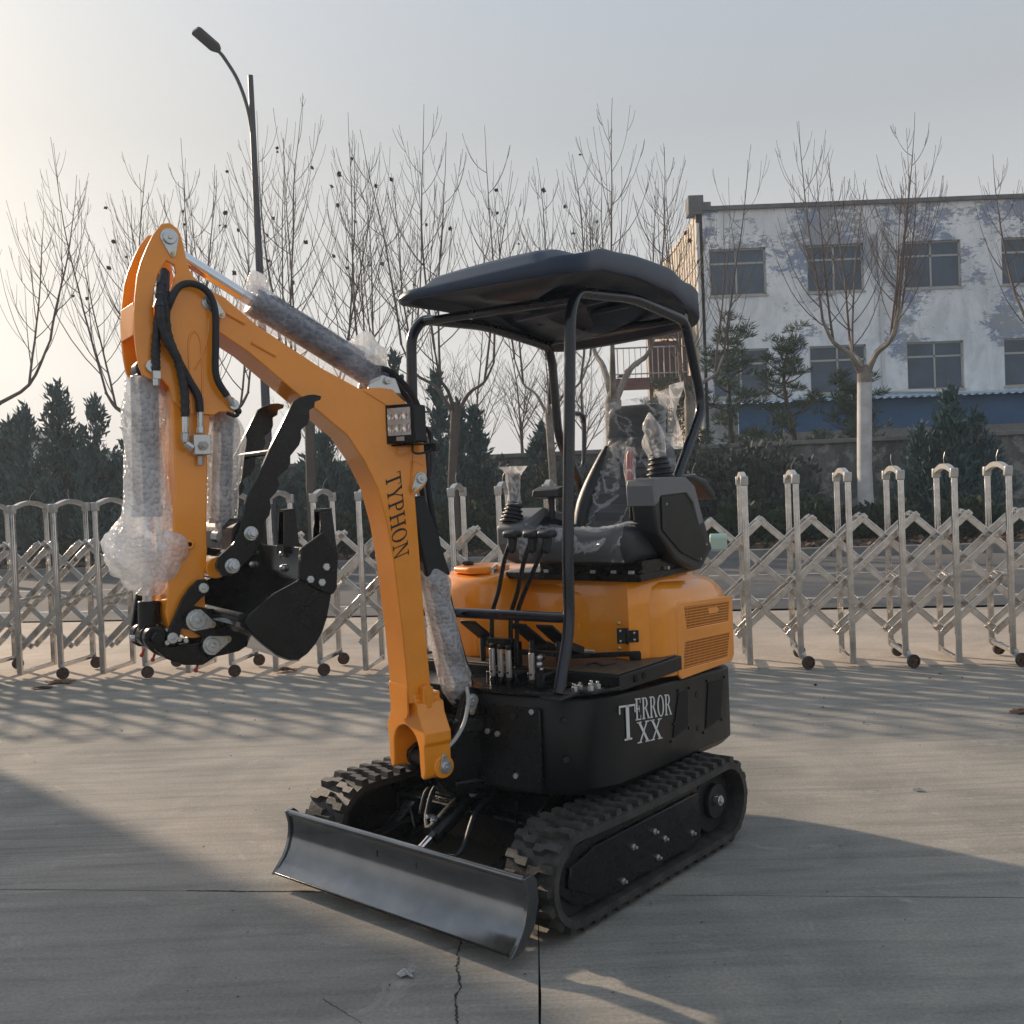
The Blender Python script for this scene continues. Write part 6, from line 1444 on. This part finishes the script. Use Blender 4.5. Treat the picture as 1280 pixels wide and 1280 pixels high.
def plane_tree(x, y, H_, seed, label, spread=1.0, wash=True, whips=16, nl=4, fork=3.0, leaves=10, tr=.16):
    rg = random.Random(seed); t = thing('bare_tree', label, 'tree', (x, y, 0), 'bare trees along the far side of the road')
    mb = MB(); P = [Vector((x, y, 0)), Vector((x, y, .08)), Vector((x+.01, y, .4)), Vector((x+rg.uniform(-.06, .06), y, 1.6)), Vector((x+rg.uniform(-.1, .1), y, fork))]
    zc = 2.35
    kw_ = .93 if wash else .3
    mb.tube(P[:4]+[P[3].lerp(P[4], kw_)], [tr*1.5, tr*1.25, tr*1.06, tr*.95, tr*.93], 14); mb.build('trunk', M['white_wash'] if wash else M['plane_bark' if x > 0 else 'bark'], t)
    mb = MB(); mb.tube([P[3].lerp(P[4], kw_-.02), P[4], P[4]+Vector((0, 0, .2))], [tr*.94, tr*.98, tr*.5], 12)
    ends = []
    for i in range(nl):
        a = 2*pi*(i+rg.uniform(-.25, .25))/nl+rg.uniform(0, .4) if nl > 2 else pi*i+rg.uniform(-.4, .4)
        o = Vector((cos(a), sin(a)*.8, 0)); L = rg.uniform(.8, 1.5)*spread
        Q = [P[4]-Vector((0, 0, .1)), P[4]+o*L*.35+Vector((0, 0, L*.45)), P[4]+o*L*.75+Vector((0, 0, L*.72)), P[4]+o*L+Vector((0, 0, L*rg.uniform(1.1, 1.4)))]
        mb.tube(smooth_path(Q, 4), [tr*.5]+[tr*(.42-.022*k) for k in range(12)], 8); ends.append((Q[-1], o)); ends.append((Q[2], o))
        mb.ball(Q[-1], tr*.24, 8)
    mb.build('limb', M['plane_bark' if x > 0 else 'bark'], t)
    mb = MB(); tips = []
    for k_, (e_, o) in enumerate(ends):
        hh = (H_+.9-e_.z)*rg.uniform(.80, 1.0)*(1 if k_ % 2 == 0 else .8); tips += leader(mb, e_, Vector((0, 0, 1))+o*rg.uniform(.10, .25)*spread, hh, .027, rg, max(int(whips*.85), 9), spread)
    mb.build('branches', M['twig'], t, ang=180, fix=False, smooth=False)
    mb = MB()
    for k in range(int(leaves*.7)):
        p = rg.choice(tips)-Vector((0, 0, rg.uniform(0, .5))); s_ = rg.uniform(.035, .075)
        for q in range(6):
            d = Vector((rg.uniform(-1, 1), rg.uniform(-1, 1), rg.uniform(-1, 1))).normalized()*s_; e2 = d.orthogonal().normalized()*s_*.7; b = len(mb.v); mb.v += [p-d, p+e2, p+d*.8, p-e2]; mb.f.append((b, b+1, b+2, b+3))
    if leaves: mb.build('dead_leaves', M['leaf_hang'], t, smooth=False, fix=False)['kind'] = 'stuff'
    return t
plane_tree(7.22, 20.9, 8.0, 17, 'bare pollarded tree with tall white painted trunk in front of the white building', .8, True, 15, 4, 3.45, 1, .155)
plane_tree(2.08, 20.7, 7.9, 5, 'bare forked tree seen through the canopy posts behind the headrest', 1.1, False, 15, 3, 3.1, 7, .17)
plane_tree(-1.15, 20.7, 8.9, 8, 'bare tree rising between the lamp box and the front canopy post', .95, False, 14, 3, 3.0, 12, .10)
plane_tree(-4.15, 21.3, 9.1, 12, 'bare tree just right of the street lamp pole', .95, False, 15, 3, 3.0, 16, .11)
plane_tree(-7.75, 21.6, 8.3, 23, 'bare tree with a few dead leaves left of the excavator arm', .95, False, 15, 4, 2.9, 18, .15)
plane_tree(-6.45, 23.0, 8.8, 31, 'bare tree straight behind the top of the excavator arm', .8, False, 13, 3, 3.0, 14, .14)
plane_tree(-2.9, 22.8, 8.6, 36, 'bare tree behind the bubble wrapped top cylinder', .8, False, 13, 3, 3.0, 10, .14)
plane_tree(.95, 22.6, 7.9, 41, 'bare tree sticking up above the left half of the canopy roof', .8, False, 13, 3, 3.0, 6, .09)
plane_tree(4.05, 22.8, 8.0, 47, 'bare tree behind the right end of the canopy roof by the building corner', .7, False, 9, 3, 3.2, 4, .12)
plane_tree(-10.85, 20.4, 8.0, 52, 'bare spreading tree cut by the left edge of the photo', 1.25, False, 16, 4, 2.6, 2, .12)
plane_tree(11.7, 19.6, 6.8, 60, 'bare low tree cut by the right edge of the photo', 1.3, False, 10, 3, 2.4, 0, .14)
# thin saplings further back
for i, (x, y, h, lb) in enumerate(((-.9, 29.5, 6.3, 'leftmost thin reddish sapling beyond the wall, seen under the canopy roof'), (.35, 30, 6.4, 'second thin reddish sapling from the left beyond the wall'), (1.15, 29, 5.6, 'third thin sapling beyond the wall, with a bird nest like clump'), (-2.1, 30.5, 6.6, 'thin sapling beyond the wall just behind the front canopy post'), (2.2, 30.5, 6.0, 'rightmost thin sapling beyond the wall near the fire escape'), (-5.6, 31, 5.8, 'thin sapling beyond the wall seen under the boom'))):
    rg = random.Random(70+i); t = thing('sapling', lb, 'tree', (x, y, 0), 'thin saplings beyond the wall')
    mb = MB(); mb.tube([(x, y, 0), (x+.03, y, 2.2), (x, y, 3.4)], [.06, .05, .04], 8); mb.build('trunk', M['twig'], t)
    mb = MB()
    whip(mb, (x, y, 3.3), (0, 0, 1), h-3.3, .035, rg, True, 9, 0, .2)
    for k in range(9):
        a = rg.uniform(0, 6.28); z = rg.uniform(1.9, 3.4); whip(mb, (x, y, z), (cos(a)*.7, sin(a)*.7, 1), (h-z)*rg.uniform(.5, .9), .02, rg, True, 8, 0, .12)
    mb.build('branches', M['twig'], t, smooth=False, fix=False)

# foliage materials
M['cyp'] = mat('conifer_leaf_haze_tint', (.080, .145, .145), .8, col2=(.034, .068, .076), vscale=6)  # leaf green lightened and blued, distance haze put into the colour
M['pine'] = mat('pine_needles', (.085, .125, .075), .8, col2=(.045, .075, .050), vscale=3)
M['shrub'] = mat('shrub_leaf', (.035, .060, .030), .8, col2=(.018, .034, .018), vscale=3)
M['dull'] = mat('dull_shrub', (.085, .10, .085), .85, col2=(.040, .052, .046), vscale=2)
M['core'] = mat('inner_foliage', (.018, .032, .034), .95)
def cards(name, pts, dirs, size, m, parent, seed, asp=.45):
    rg = np.random.RandomState(seed); n = len(pts); P = np.array(pts); D = np.array(dirs); D /= np.linalg.norm(D, axis=1)[:, None]+1e-9
    rn = rg.normal(size=(n, 3)); S_ = np.cross(D, rn); S_ /= np.linalg.norm(S_, axis=1)[:, None]+1e-9
    s = size*rg.uniform(.5, 1.4, (n, 1)); V = np.stack([P-S_*s*asp*.5, P+D*s*.5+S_*s*asp*.4, P+D*s, P+D*s*.4-S_*s*asp*.6], 1).reshape(-1, 3)
    if parent: V = V-np.array(parent.get('root_loc'))
    me = bpy.data.meshes.new(name); me.vertices.add(len(V)); me.vertices.foreach_set('co', V.ravel())
    me.loops.add(4*n); me.polygons.add(n); me.loops.foreach_set('vertex_index', np.arange(4*n, dtype=np.int32)); me.polygons.foreach_set('loop_start', np.arange(0, 4*n, 4, dtype=np.int32)); me.update(calc_edges=True); me.validate()
    me.materials.append(m); o = bpy.data.objects.new(name, me); col.objects.link(o); o.parent = parent; return o
def conifer(x, y, H_, Rb, seed, label, spires=3, n=5200, group='dark conifers beyond the gate'):
    rg = np.random.RandomState(seed); t = thing('conifer', label, 'tree', (x, y, 0), group)
    mb = MB(); mb.tube([(x, y, 0), (x, y, H_*.5), (x, y, H_*.92)], [.12, .07, .015], 8); mb.build('trunk', M['bark'], t)
    pts, dirs = [], []
    sp = [(0, 0, H_, Rb)] + [(rg.uniform(-.55, .55)*Rb, rg.uniform(-.4, .4)*Rb, H_*rg.uniform(.66, .92), Rb*rg.uniform(.45, .7)) for _ in range(spires)]
    for (dx, dy, h, rb_) in sp:
        nb = int(95*h*rb_/2.2)+14; per_ = max(int(n*(h*rb_)/sum(q[2]*q[3] for q in sp)/nb), 8)
        for b_ in range(nb):
            u = rg.uniform(.02, .96)**.85; ph = rg.uniform(0, 2*pi); pr_ = (.7+u*1.2 if u < .25 else 1.0)*(1-u)**.8; r_ = rb_*pr_*rg.choice([rg.uniform(.35, .8), rg.uniform(.8, 1.05), rg.uniform(1.0, 1.25)])
            c_ = np.array([x+dx+r_*np.cos(ph), y+dy+r_*np.sin(ph), u*h]); ax_ = np.array([np.cos(ph)*.45, np.sin(ph)*.45, .9]); L_ = .20+.30*(1-u)
            tt = rg.uniform(-.6, 1, per_)[:, None]; wd_ = (1-np.abs(tt)*.7)*(.045+.10*(1-u))
            if b_ < 4: c_ = np.array([x+dx, y+dy, h*(.90+.03*b_)]); ax_ = np.array([0, 0, 1.]); L_ = .16; wd_ = (1-np.abs(tt)*.6)*.035
            pts += list(c_+ax_*tt*L_+rg.normal(0, 1, (per_, 3))*wd_); dirs += list(ax_+rg.normal(0, .35, (per_, 3)))
    cards('crown', pts, dirs, .17, M['cyp'], t, seed, .35)
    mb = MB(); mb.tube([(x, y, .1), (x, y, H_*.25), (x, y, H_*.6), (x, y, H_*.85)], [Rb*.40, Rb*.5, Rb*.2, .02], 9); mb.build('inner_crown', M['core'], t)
    return t
cz = ((-11.4, 23.5, 3.3, .8, 'narrow dark conifer at the very left edge of the photo'), (-10.75, 22.9, 3.55, .5, 'slim pointed conifer second from the left edge'), (-10.15, 23.2, 4.1, .75, 'tall broad conifer with twin pointed tops near the left edge'),
      (-9.25, 23.0, 3.7, .55, 'airy conifer with loose feathery top between two broad ones at left'), (-9.7, 23.8, 2.6, .8, 'low round topped conifer between the twin topped and the feathery one'), (-8.7, 23.6, 2.4, .7, 'short conifer left of the sharply pointed one'), (-8.25, 22.9, 3.6, .62, 'sharply pointed conifer directly left of the hanging bubble wrap'),
      (-7.1, 23.6, 2.9, .9, 'dark conifer hidden behind the excavator arm'), (-5.6, 23.4, 2.7, .9, 'dark bushy conifer seen beneath the boom beside the thumb'), (-4.3, 23.5, 2.7, .9, 'dark bushy conifer seen beneath the boom arch'),
      (-2.55, 23.4, 4.5, .22, 'thin tall conifer behind the boom elbow'), (-1.55, 22.9, 4.0, .30, 'tallest slim conifer right of the work lamp'), (-1.12, 23.2, 3.3, .25, 'middle slim conifer right of the work lamp'), (-.78, 23.4, 3.1, .22, 'short slim conifer right of the work lamp'), (.75, 23.8, 2.7, .34, 'small conifer poking above the wall left of the canopy rear post'))
for i, (x, y, h, rb_, lb) in enumerate(cz): conifer(x, y, h, rb_, 100+i, lb, 3 if rb_ > .6 else 1, 5200 if rb_ > .6 else 2600)
# shrubs along the wall
def shrub(x, y, h, r_, seed, label, m='shrub', n=2600, size=.16, group='shrubs on the verge', name='shrub'):
    rg = np.random.RandomState(seed); t = thing(name, label, 'shrub', (x, y, 0), group)
    ph = rg.uniform(0, 2*pi, n); th_ = np.arccos(rg.uniform(-.2, 1, n)); rad = rg.uniform(.55, 1, n)**.5*(1+.25*np.sin(ph*3+seed)*np.sin(th_*5+seed))
    pts = np.stack([x+r_*rad*np.sin(th_)*np.cos(ph), y+r_*.8*rad*np.sin(th_)*np.sin(ph), h*.15+h*.85*rad*np.cos(th_).clip(-.1)], 1)
    dirs = np.stack([np.sin(th_)*np.cos(ph), np.sin(th_)*np.sin(ph), np.cos(th_)+.4], 1)+rg.normal(0, .45, (n, 3))
    cards('foliage', pts, dirs, size, M[m], t, seed, .6)
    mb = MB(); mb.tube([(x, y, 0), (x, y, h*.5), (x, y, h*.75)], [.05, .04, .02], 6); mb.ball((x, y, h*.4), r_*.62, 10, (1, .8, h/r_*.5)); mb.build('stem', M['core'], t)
    return t
words = ['far left', 'left', 'second', 'third']
sx = random.Random(9)
lbs = ['low round green shrub at the left edge behind the gate', 'round green shrub behind the second and third gate frames', 'low dark shrub behind the bubble wrapped arm', 'low shrub seen beneath the bucket', 'dull bush seen under the boom arch', 'low green shrub between the boom and the front cross bar', 'green shrub behind the gate frame right of the boom', 'low shrub behind the joystick', 'low shrub hidden behind the seat', 'green shrub left of the pale green gate box', 'low dark green shrub left of the white painted trunk', 'low dark green shrub right of the white painted trunk', 'low dark shrub behind the third gate frame from the right', 'low dark shrub at the right edge behind the gate']
for i in range(14):
    x = -9.6+i*1.42; shrub(x, 21.3-x*.185+sx.uniform(-.2, .4), sx.uniform(.75, 1.1), sx.uniform(.7, .9), 200+i, lbs[i])
lb2 = ['tall dull bush against the wall under the boom arch', 'tall dull bush against the wall left of the front canopy post', 'hazy bush against the wall right of the slim conifers', 'hazy bush against the wall behind the right joystick', 'dull bush against the wall behind the seat', 'dull bush against the wall left of the pines', 'dark bush against the wall below the right pine', 'tall dull bush below the two pines']
for i, x in enumerate((-4.6, -3.2, -.6, .9, 2.3, 3.9, 5.6, 4.8)):
    shrub(x, 24.1-x*.187-.75, 1.9 if x < 3 else 2.1, 1.15, 230+i, lb2[i], 'dull', 2600, .15, 'bushes against the wall')
conifer(9.15, 21.3, 3.0, .5, 301, 'dark bushy evergreen in front of the grey wall right of the white painted trunk', 3, 4200, 'evergreens in front of the wall')
conifer(8.65, 21.5, 2.3, .6, 302, 'lower dark evergreen left of the tall bushy one at the wall', 2, 2200, 'evergreens in front of the wall')
conifer(9.8, 21.6, 2.5, .65, 303, 'lower dark evergreen right of the tall bushy one at the wall', 2, 2200, 'evergreens in front of the wall')
# pines
def pine(x, y, H_, seed, label, spread=1.4, n=26):
    rg = random.Random(seed); t = thing('pine_tree', label, 'tree', (x, y, 0), 'pine trees by the building')
    mb = MB(); P = [Vector((x, y, 0)), Vector((x+rg.uniform(-.15, .15), y, H_*.4)), Vector((x+rg.uniform(-.2, .2), y, H_*.75)), Vector((x, y, H_*.97))]
    P = smooth_path(P, 4); mb.tube(P, [.10*(1-.85*i/(len(P)-1)) for i in range(len(P))], 8); mb.build('trunk', M['bark'], t)
    pts, dirs = [], []; mbb = MB(); nr_ = np.random.RandomState(seed)
    for k in range(n):
        u = .25+.75*k/(n-1); c = P[min(int(u*(len(P)-1)), len(P)-1)]; a = k*2.4+rg.uniform(-.3, .3); L = spread*(1.08-u)**.7*rg.uniform(.6, 1.1)+.08
        e = c+Vector((cos(a)*L, sin(a)*L, L*.35+.1)); mbb.tube([c, c.lerp(e, .5)+Vector((0, 0, -.05)), e], [.025, .018, .01], 5, cap=False)
        for q in range(6 if L > .4 else 3):
            cc = c.lerp(e, 1-q*.14)+Vector((rg.uniform(-.16, .16), rg.uniform(-.16, .16), rg.uniform(-.05, .12)))
            m_ = 65; d = nr_.normal(size=(m_, 3)); d[:, 2] = np.abs(d[:, 2])*.7+.1; d /= np.linalg.norm(d, axis=1)[:, None]
            pts += list(np.array(cc)+d*nr_.uniform(.02, .12, (m_, 1))); dirs += list(d)
    mbb.build('branches', M['bark'], t, smooth=False, fix=False)
    cards('needles', pts, dirs, .15, M['pine'], t, seed, .13)
    return t
pine(5.55, 25.6, 5.3, 401, 'pine tree with a tufted round top just right of the rear canopy post', 1.3, 24)
pine(6.9, 25.0, 4.9, 402, 'second pine with drooping tufts left of the white painted trunk', 1.3, 24)
pine(4.3, 26.2, 3.9, 403, 'low pine below the fire escape behind the headrest', 1.4, 20)
pine(8.1, 24.0, 3.6, 404, 'low pine overlapping the blue shed behind the white painted trunk', 1.2, 20)
pine(13.1, 24.5, 4.3, 405, 'sparse pine at the right edge in front of the blue shed', 1.0, 8)

# ---------------------------------------------------------------- haze
mb = MB(); mb.box(WF, -60, 60, -30, 110, -1.06, 15.0)
hz_ = mb.build('haze', None, smooth=False) if 0 else None
hm = bpy.data.materials.new('haze'); hm.use_nodes = True; t = hm.node_tree; t.nodes.clear()
o = t.nodes.new('ShaderNodeOutputMaterial'); v = t.nodes.new('ShaderNodeVolumePrincipled'); v.inputs['Color'].default_value = (.78, .91, 1, 1); v.inputs['Density'].default_value = .0017; v.inputs['Anisotropy'].default_value = .3
t.links.new(v.outputs[0], o.inputs['Volume'])
hz_ = mb.build('haze', hm, smooth=False); tag(hz_, 'pale winter haze filling the air', 'haze', kind='stuff')
clean()
